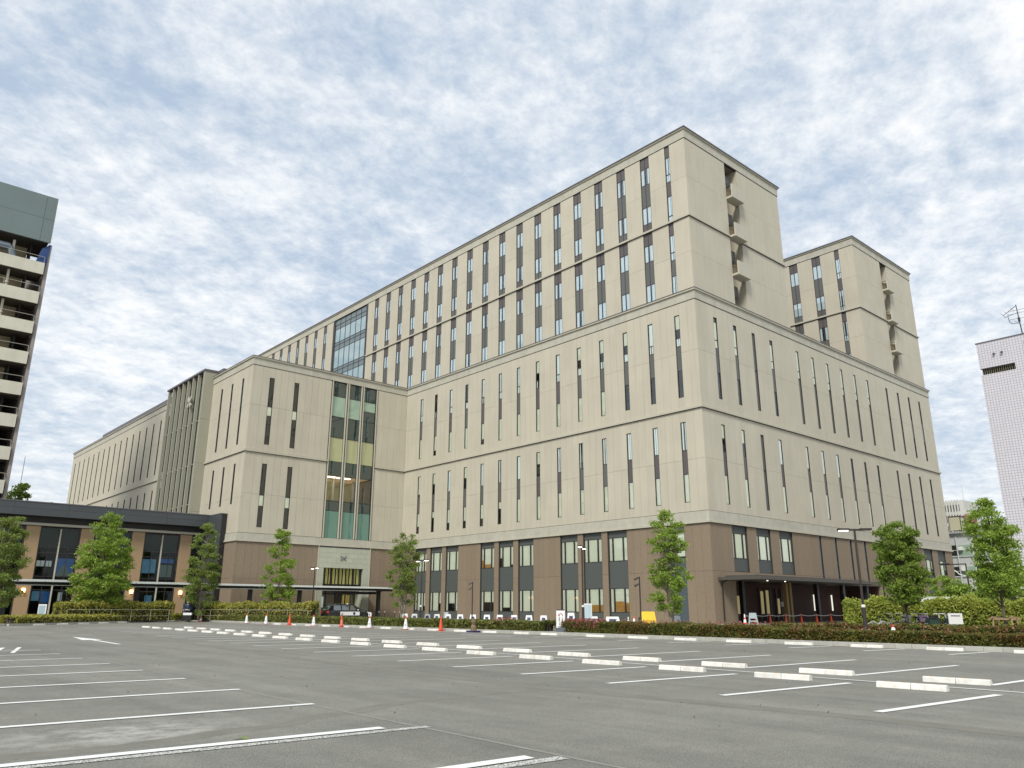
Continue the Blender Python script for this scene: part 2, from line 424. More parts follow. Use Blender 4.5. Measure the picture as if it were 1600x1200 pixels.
# --- front block C (faces -Y) and its side S (faces -X)
cwC = [(39.05, 39.7), (42.38, 43.03)]
wall('Y', C_, S_+TH, 47.6, [19.65, 25.2, 30.2], [(a, b, 20.45, 28.92) for a, b in cwC])
wall('Y', C_, S_+TH, 47.6, [9.8, 14.4, 19.35], [(a, b, 10.5, 18.1) for a, b in cwC])
wall('Y', C_, 54.75, A_, [19.65, 25.2, 30.2], []); wall('Y', C_, 54.75, A_, [9.8, 14.4, 19.35], [])
for a, b in cwC:
    window('slit_window', 'Y', C_, a, b, 20.45, 28.92, [(20.45, 23.0, 'g'), (23.0, 25.2, 'gb.5'), (25.2, 26.1, 'g'), (26.1, 28.92, 'g')])
    window('slit_window', 'Y', C_, a, b, 10.5, 18.1, [(10.5, 13.0, 'g'), (13.0, 14.3, 'gb1'), (14.3, 15.6, 'g'), (15.6, 18.1, 'g')])
wS = [(t, t+.58) for t in (92.03, 95.38, 98.74)]
wall('X', S_, C_, 102.3, [19.65, 25.2, 30.2], [(a, b, 20.5, 28.95) for a, b in wS])
wall('X', S_, C_, 102.3, [9.8, 13.9, 19.35], [(a, b, 13.25, 18.15) for a, b in wS])
for a, b in wS:
    window('slit_window', 'X', S_, a, b, 20.5, 28.95, [(20.5, 25.0, 'gd'), (25.0, 28.95, 'g')]); window('slit_window', 'X', S_, a, b, 13.25, 18.15, [(13.25, 18.15, 'gd')])
# --- left wing (same plane as S)
wL = [(118.99+3.385*k, 119.57+3.385*k) for k in range(17)]
wall('X', S_, 116.8, 175.7, [19.65, 25.2, 30.2], [(a, b, 20.45, 28.9) for a, b in wL], n_per=1.4)
wall('X', S_, 116.8, 175.7, [9.8, 14.4, 19.35], [(a, b, 10.6, 18.1) for a, b in wL], n_per=1.4)
for a, b in wL:
    window('slit_window', 'X', S_, a, b, 20.45, 28.9, [(20.45, 28.9, 'gd')]); window('slit_window', 'X', S_, a, b, 10.6, 18.1, [(10.6, 18.1, 'gd')])
# --- ward tower one: long face
T1Z = [31.4, 35.3, 39.1]; T1Z2 = [39.3, 43.6, 47.98]
strips = [(45.29+3.331*k, 46.5+3.331*k) for k in range(17)]+[(115.1+3.39*k, 116.2+3.39*k) for k in range(9)]
slit = (42.6, 43.22)
wins_lo = [(a, b, 31.4, 39.1) for a, b in strips]+[(slit[0], slit[1], 31.4, 39.1)]
wins_hi = [(a, b, 39.3, 47.98) for a, b in strips]+[(slit[0], slit[1], 39.3, 47.98)]
GL0, GL1 = 101.8, 112.9
for zs, ww in ((T1Z, wins_lo), (T1Z2, wins_hi)):
    wall('X', A_, B_, GL0, zs, [w for w in ww if w[0] < 100], n_per=2.2)
    wall('X', A_, GL1, 146, zs, [w for w in ww if w[0] > 113], n_per=2.2)
def ward_strip(kind, c, a, b, i=0, lo=True, hi=True):
    if hi:
        sp = 's' if i % 3 else 'sp'
        window('ward_window', kind, c, a, b, 39.3, 47.98, [(39.3, 40.2, sp), (40.2, 42.15, 'gwc'), (42.15, 44.78, 's'), (44.78, 46.72, 'gwc'), (46.72, 47.98, 'sp')], (0.0,) if b-a > 1 else ())
    if lo:
        window('ward_window', kind, c, a, b, 31.4, 39.1, [(31.4, 33.3, 'gwc'), (33.3, 35.85, 's'), (35.85, 37.7, 'gwc'), (37.7, 39.1, 'sp')], (0.0,) if b-a > 1 else ())
for i, (a, b) in enumerate(strips): ward_strip('X', A_, a, b, i)
def ward_slit(c):
    window('slit_window', 'X', c, *slit, 39.3, 47.98, [(39.3, 39.95, 'gwc'), (39.95, 42.2, 'gwc'), (42.2, 43.85, 'sp'), (43.85, 44.7, 'gwc'), (44.7, 46.7, 'gwc'), (46.7, 47.98, 'sp')])
    window('slit_window', 'X', c, *slit, 31.4, 39.1, [(31.4, 33.3, 'gwc'), (33.3, 35.0, 's'), (35.0, 35.85, 'gwc'), (35.85, 37.75, 'gwc'), (37.75, 39.1, 'sp')])
ward_slit(A_)
# glazed bay in the tower
def glazed_bay():
    z0, z1 = 31.4, 47.98
    b = MB()
    for y in (GL0, GL1-.55): b.box(.0, TH, y-A_*0, y+.55, z0, z1)
    ys = [102.38+1.662*i for i in range(7)]
    for y in ys: b.box(.10, .24, y-.035, y+.035, z0, z1)
    fl = [(31.4, 33.75), (33.75, 34.5), (34.5, 34.95), (34.95, 38.1), (38.1, 38.95), (38.95, 39.45), (39.45, 42.6), (42.6, 43.45), (43.45, 43.95), (43.95, 46.3), (46.3, 47.05), (47.05, 47.98)]
    for f in fl: b.box(.10, .24, ys[0]+.035, ys[-1]-.035, f[0]-.025, f[0]+.025)
    b.box(.10, .24, ys[0]+.035, ys[-1]-.035, z1-.05, z1)
    o = part('glazed_bay', b.mesh('glazed_bay', FRAME), (A_, 0, 0))
    for i in range(6):
        for (a, c) in fl:
            isg = (c-a) > 1.5
            dy = ys[i+1]-ys[i]-.07
            link('glass_pane' if isg else 'glazed_spandrel', box_mesh(.02, round(dy, 3), round(c-a-.05, 3), GLASSB if isg else SPANB), o, (.15, ys[i]+.035, a+.025))
glazed_bay()
# --- ward tower one: end face with the balcony slot
SL0, SL1 = 66.7, 69.05
for (x0, x1) in ((A_+TH, SL0), (SL1, 77.6)):
    wall('Y', B_, x0, x1, T1Z, [], n_per=.95); wall('Y', B_, x0, x1, T1Z2, [], n_per=.95)
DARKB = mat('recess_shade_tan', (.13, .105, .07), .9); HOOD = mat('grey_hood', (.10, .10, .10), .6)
def slot(x0, x1, zt, boxes):
    y0 = B_+TH
    b = MB(); b.box(x0-.3, x0, y0, y0+2.2, 31.4, zt); b.box(x1, x1+.3, y0, y0+2.2, 31.4, zt)
    part('recess_wall', b.mesh('recess_wall', BEIGE), (0, 0, 0))
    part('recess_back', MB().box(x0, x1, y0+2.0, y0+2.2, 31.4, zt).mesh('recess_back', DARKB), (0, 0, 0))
    for zb in boxes:     # balcony box: front, floor, right cheek, open towards the left
        h = 1.55; m = MB(); X0, X1, Y0, Y1 = x0-.05, x1-.12, B_-.75, B_+.35
        m.box(X0+.12, X1, Y0, Y0+.1, zb, zb+h); m.box(X0, X1, Y0+.1, Y1, zb, zb+.22); m.box(X1-.1, X1, Y0+.1, Y1, zb+.22, zb+h)
        m.box(X0+.02, X0+.12, Y0, Y0+.14, zb, zb+h)
        o = part('balcony', m.mesh('balcony', TRIM), (0, 0, 0))
        link('balcony_rail', MB().box(X0+.02, X0+.06, Y0+.14, Y1, zb+1.3, zb+1.36).mesh('r', FRAME), o)
        link('balcony_inner_shade', MB().poly([(X0+.5, Y0+.2, zb+.22), (X0+.06, Y1, zb+.22), (X0+.06, Y1, zb+1.45), (X0+.5, Y0+.2, zb+1.1)]).mesh('r', DARKB), o)  # dark sheet painting the shaded inside of the open balcony
        pr = [(0, 0), (.55, -.55), (1.1, -.62), (1.1, 1.1), (0, 1.1)]
    for zb in [z+2.2 for z in boxes]+[boxes[-1]-1.9]:   # dark rounded hoods inside the slot
        m = MB(); X0, X1 = x0+.02, x1-.55
        prof = [(y0+.35, zb+.55), (y0+.5, zb+.15), (y0+.95, zb), (y0+1.95, zb), (y0+1.95, zb+1.3), (y0+.35, zb+1.3)]
        m.prism(prof, X0, X1, 'x'); part('vent_hood', m.mesh('vent_hood', HOOD), (0, 0, 0))
slot(SL0, SL1, 47.98, (43.62, 39.06, 34.68))
# --- ward tower two
T2X = 96.42
s2 = [(45.25+3.35*k, 46.47+3.35*k) for k in range(2)]
for zs, (za, zb) in ((T1Z, (31.4, 39.1)), (T1Z2, (39.3, 47.98))):
    wall('X', T2X, B_, 60, zs, [(a, b, za, zb) for a, b in s2]+[(slit[0], slit[1], za, zb)], n_per=2.2)
    for (x0, x1) in ((T2X+TH, 104.42), (106.5, 114.43)): wall('Y', B_, x0, x1, zs, [], n_per=.95)
for i, (a, b) in enumerate(s2): ward_strip('X', T2X, a, b, i)
ward_slit(T2X)
slot(104.42, 106.5, 47.98, (43.62, 39.06, 34.68))
# --- cores (concrete behind the panels)
def core(*a): part('core_wall', MB().box(*a).mesh('core_wall', CORE), (0, 0, 0))
core(A_+TH, 115.1, B_+TH, 100, 3.95, 31.3)                 # podium above the porch
core(A_+TH, 63.0, B_+TH, 100, .15, 3.95); core(63.0, 92.3, 44.6, 100, .15, 3.95); core(92.3, 115.1, B_+TH, 100, .15, 3.95)
for tx0, tx1, sl0, sl1, y1 in ((A_, 77.6, SL0, SL1, 146), (T2X, 114.43, 104.42, 106.5, 60)):
    core(tx0+TH, sl0-.3, B_+TH, B_+TH+2.2, 31.3, 49.2); core(sl1+.3, tx1, B_+TH, B_+TH+2.2, 31.3, 49.2); core(sl0-.3, sl1+.3, B_+TH, B_+TH+2.2, 47.98, 49.2)
    core(tx0+TH, tx1, B_+TH+2.2, y1, 31.3, 49.2)
core(S_+TH, 47.6, C_+TH, 116, .15, 31.1); core(54.75, A_+TH, C_+TH, 116, .15, 31.1)
core(47.6, 54.75, C_+TH, 116, 17.9, 31.1); core(47.6, 54.75, 95, 116, 14.4, 17.9); core(47.6, 54.75, C_+TH, 116, 6.4, 14.4); core(47.6, 54.75, 92.4, 116, .15, 6.4)
core(A_+TH, 78, 100, 146, 0, 31.3)
core(S_+TH, 55, 116.8, 175.5, 0, 31.1)
# tower side walls that turn away still need their skin
part('side_wall', MB().box(S_+TH, 55, 175.5, 175.7, 0, 31.1).mesh('w', BEIGE), (0, 0, 0))
# --- horizontal ledges, bands and parapets
def band(name, kind, c, t0, t1, z0, z1, p, m, step=None, dep=TH, zoff=0):
    n = max(1, round((t1-t0)/step)) if step else 1
    for i in range(n):
        a = t0+(t1-t0)*i/n; b = t0+(t1-t0)*(i+1)/n; g = .008 if step else 0
        if kind == 'X': part(name, box_mesh(round(dep+p, 3), round(b-a-g, 3), round(z1-z0, 3), m), (c-p, a, z0))
        else: part(name, box_mesh(round(b-a-g, 3), round(dep+p, 3), round(z1-z0, 3), m), (a, c-p, z0))
def level(zl, zh, p, m, name, step=None, faces='ABCSL', p2=None):
    if 'A' in faces: band(name, 'X', A_, B_-p, C_-p, zl, zh, p, m, step)
    if 'B' in faces: band(name, 'Y', B_, A_+TH, 115.1+p, zl, zh, p, m, step)
    if 'C' in faces: band(name, 'Y', C_, S_+TH, A_+TH, zl, zh, p, m, step)
    if 'S' in faces: band(name, 'X', S_, C_-p, 102.28, zl, zh, p, m, step)
    if 'L' in faces: band(name, 'X', S_, 116.85, 175.7+p, zl, zh, p, m, step)
level(8.98, 9.86, .07, CONC, 'cornice_block', 3.32, 'AB'); level(8.98, 9.76, .07, CONC, 'cornice_block', 3.32, 'CSL')
level(8.8, 8.98, .16, TRIM, 'cornice_ledge'); level(8.755, 8.797, .05, FRAME, 'groove_shade_strip')  # dark strips paint the groove shade under ledges and parapets
for f_ in 'ABSL': level(19.335, 19.387, .06, FRAME, 'groove_shade_strip', None, f_)
band('groove_shade_strip', 'Y', C_, S_+TH, 47.6, 19.335, 19.387, .06, FRAME); band('groove_shade_strip', 'Y', C_, 54.75, A_, 19.335, 19.387, .06, FRAME)
level(30.195, 30.245, .012, FRAME, 'groove_shade_strip')
for f in ('A', 'B', 'S', 'L'): level(19.39, 19.61, .17, TRIM, 'floor_ledge', None, f)
band('floor_ledge', 'Y', C_, S_+TH, 47.6, 19.39, 19.61, .17, TRIM); band('floor_ledge', 'Y', C_, 54.75, A_+TH, 19.39, 19.61, .17, TRIM)
level(30.25, 31.12, .06, CONC, 'parapet_block', 6.64); level(31.12, 31.28, .2, TRIM, 'parapet_ledge'); level(31.28, 31.34, .24, COPING, 'roof_coping')
for tx, x1, y1 in ((A_, 77.6, 146), (T2X, 114.43, 60)):
    band('groove_shade_strip', 'X', tx, B_-.06, GL0 if tx == A_ else y1, 39.045, 39.097, .06, FRAME); band('groove_shade_strip', 'X', tx, B_-.012, y1, 47.985, 48.035, .012, FRAME); band('groove_shade_strip', 'Y', B_, tx+TH, x1, 47.985, 48.035, .012, FRAME)
    band('groove_shade_strip', 'Y', B_, tx+TH, (SL0 if tx == A_ else 104.42), 39.045, 39.097, .06, FRAME); band('groove_shade_strip', 'Y', B_, (SL1 if tx == A_ else 106.5), x1, 39.045, 39.097, .06, FRAME)
    band('floor_ledge', 'X', tx, B_-.16, GL0 if tx == A_ else y1, 39.1, 39.3, .16, TRIM)
    if tx == A_: band('floor_ledge', 'X', tx, GL1, y1, 39.1, 39.3, .16, TRIM)
    s0, s1 = (SL0, SL1) if tx == A_ else (104.42, 106.5)
    band('floor_ledge', 'Y', B_, tx+TH, s0, 39.1, 39.3, .16, TRIM); band('floor_ledge', 'Y', B_, s1, x1+.16, 39.1, 39.3, .16, TRIM)
    for z0, z1, p, m, nm, st in ((48.04, 48.98, .06, CONC, 'parapet_block', 6.64), (48.98, 49.12, .18, TRIM, 'parapet_ledge', None), (49.12, 49.24, .26, COPING, 'roof_coping', None)):
        band(nm, 'X', tx, B_-p, y1, z0, z1, p, m, st); band(nm, 'Y', B_, tx+TH, x1+p, z0, z1, p, m, st)
# roof deck slabs
part('roof_deck', MB().box(A_+.2, 115, B_+.2, 100, 31.29, 31.33).mesh('roof', SPAN), (0, 0, 0))
part('roof_screen', MB().box(38.5, 39.2, 104, 163, 31.1, 33.35).mesh('roof_screen', COPING), (0, 0, 0))
for (x0, x1, y1) in ((A_+.2, 77.5, 146), (T2X+.2, 114.3, 60)): part('roof_deck', MB().box(x0, x1, B_+.3, y1, 49.2, 49.23).mesh('roof', SPAN), (0, 0, 0))

# --- brown tiled base, face A
bayA = [(50.25, 52.8), (53.58, 56.13), (56.91, 59.46), (63.62, 66.13), (66.95, 69.48), (70.28, 72.8), (77.05, 79.58), (80.4, 82.9), (83.72, 86.22)]
door = (43.45, 45.35)
wall('X', A_, B_, C_, [.15, 4.6, 8.8], [(a, b, .15, 8.8) for a, b in bayA]+[(door[0], door[1], .15, 8.8)], n_per=.84, m=BROWN, name='tile_panel')
def office(kind, c, a, b, segs, mu):
    """wide three-light window stack: slate spandrels, two glazed rows each with three blinds"""
    w = b-a-.012; z0, z1 = segs[0][0], segs[-1][1]; tcn = (a+b)/2
    loc = (c, tcn, z0) if kind == 'X' else (tcn, c, z0)
    bm = MB(); hw = w/2; dep = .29; J = .05
    bm.box(-hw, -hw+J, .04, dep, 0, z1-z0); bm.box(hw-J, hw, .04, dep, 0, z1-z0)
    for s in segs: bm.box(-hw+J, hw-J, .14, dep, s[0]-z0, s[0]-z0+.06)
    bm.box(-hw+J, hw-J, dep-.02, dep-.004, .06, z1-z0, 1)
    xs = [-hw+J]+list(mu)+[hw-J]
    for s in segs:
        if s[2] == 'G':
            for q in mu: bm.box(q-.06, q+.06, .13, .24, s[0]-z0+.06, s[1]-z0)
    o = part('office_window', bm.mesh('office_window', [FRAME, INT]), loc, -math.pi/2 if kind == 'X' else 0)
    for s in segs:
        hh = s[1]-s[0]-.06; zz = s[0]-z0+.06
        if s[2] == 'S': link('spandrel_panel', plate(w-2*J-.004, hh-.01, SLATE, .04), o, (0, .16, zz+.005)); continue
        for i in range(3):
            p0, p1 = xs[i]+(.06 if i else .0), xs[i+1]-(.06 if i < 2 else .0)
            link('pane', plate(p1-p0-.01, hh-.01, GLASS), o, ((p0+p1)/2, .17, zz+.005))
            f = rw.choice((1, 1, 1, 1, .97, .75, .6)) if s[3] is None else s[3][i]
            wb = (p1-p0)*(.72 if i == 1 else .8)
            link('blind', plate(p1-p0-.08, hh*f-.01, BLIND, .01), o, ((p0+p1)/2, .22, zz+hh*(1-f)))
            if f < .9 and s[3] is not None and len(s[3]) > 3: link('room_back', plate(p1-p0-.02, hh*(1-f), WOOD, .006), o, ((p0+p1)/2, .25, zz))
    return o
for i, (a, b) in enumerate(bayA):
    lo = (1, .55, .6, 1) if i in (0,) else (1, .7, .7, 1) if i == 1 else (.98, 1, 1) if i == 2 else (1, 1, 1) if i in (3, ) else (1, .82, 1) if i == 4 else (1, .55, .55) if i == 5 else None
    up = (.6, .82, 1, 1) if i == 5 else (.55, 1, .9) if i == 4 else (1, 1, 1)
    office('X', A_, a, b, [(.15, 1.0, 'S'), (1.0, 3.22, 'G', lo), (3.22, 5.84, 'S'), (5.84, 8.08, 'G', up), (8.08, 8.8, 'S')], (-.72, .62))
dm = MB(); dm.box(-.95, .95, .1, .25, 0, 5.7); dm.box(-.01, .01, .09, .1, .0, 4.4, 1); dm.box(-.95, .95, .09, .1, 4.42, 4.46, 1)
o = part('service_door', dm.mesh('service_door', [mat('door_slate', (.065, .085, .095), .6), FRAME]), (A_, sum(door)/2, .15), -math.pi/2)
window('stair_window', 'X', A_, door[0], door[1], 5.9, 8.8, [(5.9, 8.1, 'gb1'), (8.1, 8.8, 'sl')])
# --- brown base, face B
bayB = [(63.0, 65.5), (67.1, 69.6), (71.2, 73.7)]
slB = [(x, x+.6) for x in (78.97, 82.37, 85.8, 89.24, 92.7, 96.1, 99.5)]
bayR = [(105.85, 108.5), (110.2, 112.75)]
wall('Y', B_, A_+TH, 63.0, [.15, 4.6, 8.8], [], n_per=.84, m=BROWN, name='tile_panel')
wall('Y', B_, 63.0, 92.3, [3.95, 4.6, 8.8], [(a, b, 4.6, 8.8) for a, b in bayB]+[(a, b, 3.95, 8.8) for a, b in slB[:4]], n_per=.84, m=BROWN, name='tile_panel')
wall('Y', B_, 92.3, 115.1, [.15, 4.6, 8.8], [(a, b, .15, 8.8) for a, b in slB[4:]]+[(a, b, .15, 8.8) for a, b in bayR], n_per=.84, m=BROWN, name='tile_panel')
for a, b in bayB: office('Y', B_, a, b, [(4.6, 5.8, 'S'), (5.8, 8.05, 'G', (1, 1, 1)), (8.05, 8.8, 'S')], (-.72, .62))
for a, b in bayR: office('Y', B_, a, b, [(.15, 1.0, 'S'), (1.0, 3.0, 'S'), (3.0, 5.5, 'S'), (5.5, 7.4, 'G', (1, 1, .6)), (7.4, 8.8, 'S')], (-.6, .7))
for i, (a, b) in enumerate(slB): window('slit_window', 'Y', B_, a, b, 3.95 if i < 4 else .15, 8.8, [((3.95 if i < 4 else .15), 5.8, 'gd'), (5.8, 8.8, 'gd')])
# --- brown base, block C and its side
wall('Y', C_, S_+TH, 47.4, [.15, 4.6, 8.8], [], n_per=.84, m=BROWN, name='tile_panel')
wall('Y', C_, 54.7, A_, [.15, 4.6, 8.8], [], n_per=.84, m=BROWN, name='tile_panel')
wall('X', S_, C_, 102.2, [.15, 4.6, 8.8], [], n_per=1.0, m=BROWN, name='tile_panel')
wall('X', S_, 116.8, 175.7, [.15, 4.6, 8.8], [], n_per=3.4, m=BROWN, name='tile_panel')
# granite portal
def portal():
    x0, x1, o0, o1, zt, zo = 47.42, 54.68, 48.2, 53.8, 8.62, 6.15
    zs = [6.15, 6.77, 7.39, 8.0, 8.62]
    for r in range(4):
        n = 6; off = 0 if r % 2 else .6
        xs = [x0]+[x0+off+1.21*i for i in range(1, 7) if x0+off+1.21*i < x1-.3]+[x1]
        for a, b in zip(xs[:-1], xs[1:]): panel('Y', C_-.06, a, b, zs[r], zs[r+1], STONE, 'granite_block', .006)
    for (a, b) in ((x0, o0), (o1, x1)):
        for k in range(6): panel('Y', C_-.06, a, b, .15+k, .15+k+1, STONE, 'granite_block', .006)
    part('portal_trim', MB().box(x0-.12, x0, C_-.1, C_+.2, .15, 8.8).box(x1, x1+.12, C_-.1, C_+.2, .15, 8.8).mesh('t', TRIM), (0, 0, 0))
    part('portal_lintel', MB().box(x0, x1, C_-.02, C_+.25, 8.62, 8.8).mesh('t', COPING), (0, 0, 0))
    # ring mark: two interlaced loops with flared tails
    e = MB()
    for sz in (-1, 1):
        e.path([(-.5, -.05, .30*sz), (-.42, -.05, .12*sz), (-.2, -.05, .22*sz), (.1, -.05, .02*sz), (.34, -.05, -.28*sz), (.46, -.05, -.36*sz)], [.025, .03, .035, .035, .035, .02], 5)
        e.path([(.46, -.05, .40*sz), (.36, -.05, .16*sz), (.46, -.05, .05*sz)], [.03, .025, .02], 5)
        e.path([(-.52, -.05, -.34*sz), (-.36, -.05, -.36*sz)], [.03, .03], 5)
    o = part('wall_emblem', e.mesh('wall_emblem', SPAN), (50.85, C_-.06, 7.35)); o.scale = (.8, 1, .8)
    # gold slatted screen above the doors
    LIT = mat('gold_screen', (.42, .40, .16), .5, emit=(.62, .62, .14), estr=.07)  # slats glow in place of the light reaching them from below
    fr = MB(); fr.box(o0, o1, C_+.35, C_+.5, 4.05, 4.2)
    for i in range(6): x = o0+.15+i*(o1-o0-.3)/5; fr.box(x-.06, x+.06, C_+.2, C_+.34, 4.2, 6.15)
    s = part('entrance_screen', fr.mesh('entrance_screen', BLACKM), (0, 0, 0))
    n = 34
    for i in range(n):
        x = o0+.1+(o1-o0-.2)*i/(n-1)
        if i % 3 == 2: continue
        link('screen_slat', box_mesh(.09, .05, 1.9, LIT), s, (x, C_+.45, 4.22))
    part('portal_reveal', MB().box(o0-.12, o0, C_+.25, C_+2.5, .15, 6.2).box(o1, o1+.12, C_+.25, C_+2.5, .15, 6.2).box(o0-.12, o1+.12, C_+.25, C_+2.5, 6.2, 6.3).mesh('r', STONE), (0, 0, 0))
    d = MB()
    for x in (o0+.05, o0+1.4, 50.95, 52.4, o1-.05): d.box(x-.05, x+.05, C_+1.6, C_+1.75, .15, 4.0)
    d.box(o0, o1, C_+1.6, C_+1.75, 3.0, 3.12)
    dd = part('entrance_doors', d.mesh('entrance_doors', BLACKM), (0, 0, 0))
    for a, b in ((o0+.1, o0+1.35), (o0+1.45, 50.9), (51.0, 52.35), (52.45, o1-.1)): link('door_pane', box_mesh(round(b-a, 3), .02, 2.8, GLASS), dd, (a, C_+1.66, .17))
    WL = mat('lit_panel_white', (.7, .72, .68), .6, emit=(.8, .85, .8), estr=.18); YL = mat('lit_panel_yellow', (.55, .4, .04), .6, emit=(.9, .62, .05), estr=.07)
    part('lobby_board', MB().box(48.5, 49.7, C_+2.3, C_+2.35, 1.4, 2.7).mesh('b', WL), (0, 0, 0))
    part('lobby_board', MB().box(52.2, 53.4, C_+2.3, C_+2.35, .6, 2.9).box(52.5, 53.0, C_+2.3, C_+2.35, 2.95, 3.3).mesh('b', YL), (0, 0, 0))
portal()
# three-bay curtain wall above the portal
def curtain_wall():
    x0, x1 = 47.6, 54.75; b = MB()
    b.box(x0, x0+.28, C_+.02, C_+TH, 9.77, 30.2); b.box(x1-.28, x1, C_+.02, C_+TH, 9.77, 30.2)
    bays = [(47.9, 49.84), (50.28, 52.1), (52.54, 54.46)]
    b.box(49.84, 50.28, C_+.1, C_+TH, 9.77, 30.2); b.box(52.1, 52.54, C_+.1, C_+TH, 9.77, 30.2)
    o = part('curtain_wall', b.mesh('curtain_wall', FRAME), (0, 0, 0))
    for x in (47.72, 49.86, 50.16, 52.12, 52.42, 54.52): link('mullion_fin', box_mesh(.10, .34, 20.4, FIN), o, (x, C_-.12, 9.8))
    L_ = [(9.77, 13.2, GTEAL), (13.2, 14.5, GDTEAL), (14.5, 17.7, GLASS), (17.7, 19.57, GDTEAL), (19.57, 22.72, GYEL), (22.72, 25.5, GDTEAL), (25.5, 28.2, GPALE), (28.2, 30.15, GDTEAL)]
    for i, (a, c) in enumerate(bays):
        for j, (z0, z1, m) in enumerate(L_):
            if i > 0 and j == 6: z0 = 25.5 if i == 1 else 26.9
            link('glass_pane', box_mesh(round(c-a, 3), .02, round(z1-z0-.05, 3), m), o, (a, C_+.16, z0+.025))
            if i == 2 and j == 6: link('glass_pane', box_mesh(round(c-a, 3), .02, 1.35, GDTEAL), o, (a, C_+.16, 25.52))
        for z in (14.5, 17.7, 25.5, 22.72): link('transom', box_mesh(round(c-a, 3), .1, .06, FRAME), o, (a, C_+.1, z-.03))
    CEIL = mat('lit_ceiling', (.55, .38, .2), .8, emit=(.9, .55, .25), estr=.13); LAMP = mat('ceiling_lamp', (1, 1, .95), .5, emit=(1, .93, .72), estr=2.2)
    WALLI = mat('interior_wall', (.33, .30, .12), .8, emit=(.6, .5, .2), estr=.05)
    part('lounge_ceiling', MB().box(47.9, 54.5, C_+.32, 95, 17.8, 17.88).mesh('c', CEIL), (0, 0, 0))
    part('lounge_back', MB().box(47.9, 54.5, 94.85, 94.95, 14.45, 17.8).mesh('c', WALLI), (0, 0, 0))
    for x in (47.95, 50.1): part('ceiling_lamp', MB().box(x, x+1.9, 91.0, 91.35, 17.7, 17.79).mesh('l', LAMP), (0, 0, 0))
    for x in (50.2, 53.2): part('lounge_column', MB().box(x, x+.25, 92.4, 92.65, 14.42, 17.8).mesh('l', WHITEM), (0, 0, 0))
curtain_wall()
# atrium volume with vertical fins
def atrium():
    XF = 35.48
    for z0, z1 in ((.15, 7), (7, 13.2), (13.2, 19.5), (19.5, 25.4), (25.4, 32.0)):
        o = part('atrium_wall', MB().box(XF, 38.6, 102.3, 102.85, z0+.01, z1-.01).mesh('w', GFIN), (0, 0, 0))
    core(37.2, 55, 102.85, 116.8, 0, 31.9)
    part('atrium_cap', MB().box(XF-.1, 38.7, 102.2, 117.0, 32.0, 32.25).mesh('w', COPING), (0, 0, 0))
    part('atrium_back', MB().box(36.1, 37.2, 102.85, 116.8, .15, 32.0).mesh('w', FRAME), (0, 0, 0))
    ys = [102.85, 104.75, 106.7, 108.65, 110.6, 112.55, 114.5, 116.5]; zs = [.2, 5.0, 9.6, 14.2, 16.8, 19.5, 22.4, 25.4, 28.4, 31.9]
    for y in ys[1:]: part('atrium_fin', box_mesh(.42, .26, 31.8, GFIN), (XF, y-.13, .17))
    for i in range(7):
        for j in range(9):
            part('atrium_pane', box_mesh(.03, 1.62 if i else 1.74, round(zs[j+1]-zs[j]-.12, 3), GDTEAL if (i*7+j*3) % 5 else GLASSD), (35.95, ys[i]+(.16 if i else 0), zs[j]+.06))
        part('atrium_transom', MB().box(35.8, 35.94, ys[i]+.15, ys[i+1]-.15, 0, .1).mesh('t', GFIN), (0, 0, 25.35)); part('atrium_transom', MB().box(35.8, 35.94, ys[i]+.15, ys[i+1]-.15, 0, .1).mesh('t', GFIN), (0, 0, 19.45)); part('atrium_transom', MB().box(35.8, 35.94, ys[i]+.15, ys[i+1]-.15, 0, .1).mesh('t', GFIN), (0, 0, 14.15))
    # four-petalled cross mark
    e = MB()
    for k in range(4):
        t = math.pi/4+k*math.pi/2; d = (math.cos(t), math.sin(t)); n_ = (-d[1], d[0])
        pr = [(0+.12*d[0], .12*d[1]), (.55*d[0]+.22*n_[0], .55*d[1]+.22*n_[1]), (1.15*d[0]+.3*n_[0], 1.15*d[1]+.3*n_[1]), (1.0*d[0], 1.0*d[1]), (1.15*d[0]-.3*n_[0], 1.15*d[1]-.3*n_[1]), (.55*d[0]-.22*n_[0], .55*d[1]-.22*n_[1])]
        e.prism(pr, 0, .15, 'x')
    e.tube((.07, -.25, 0), (.07, .25, 0), .12, .12, 8)
    o = part('facade_emblem', e.mesh('facade_emblem', FIN), (XF-.2, 106.7, 28.4)); o.scale = (1, .8, .85)
atrium()
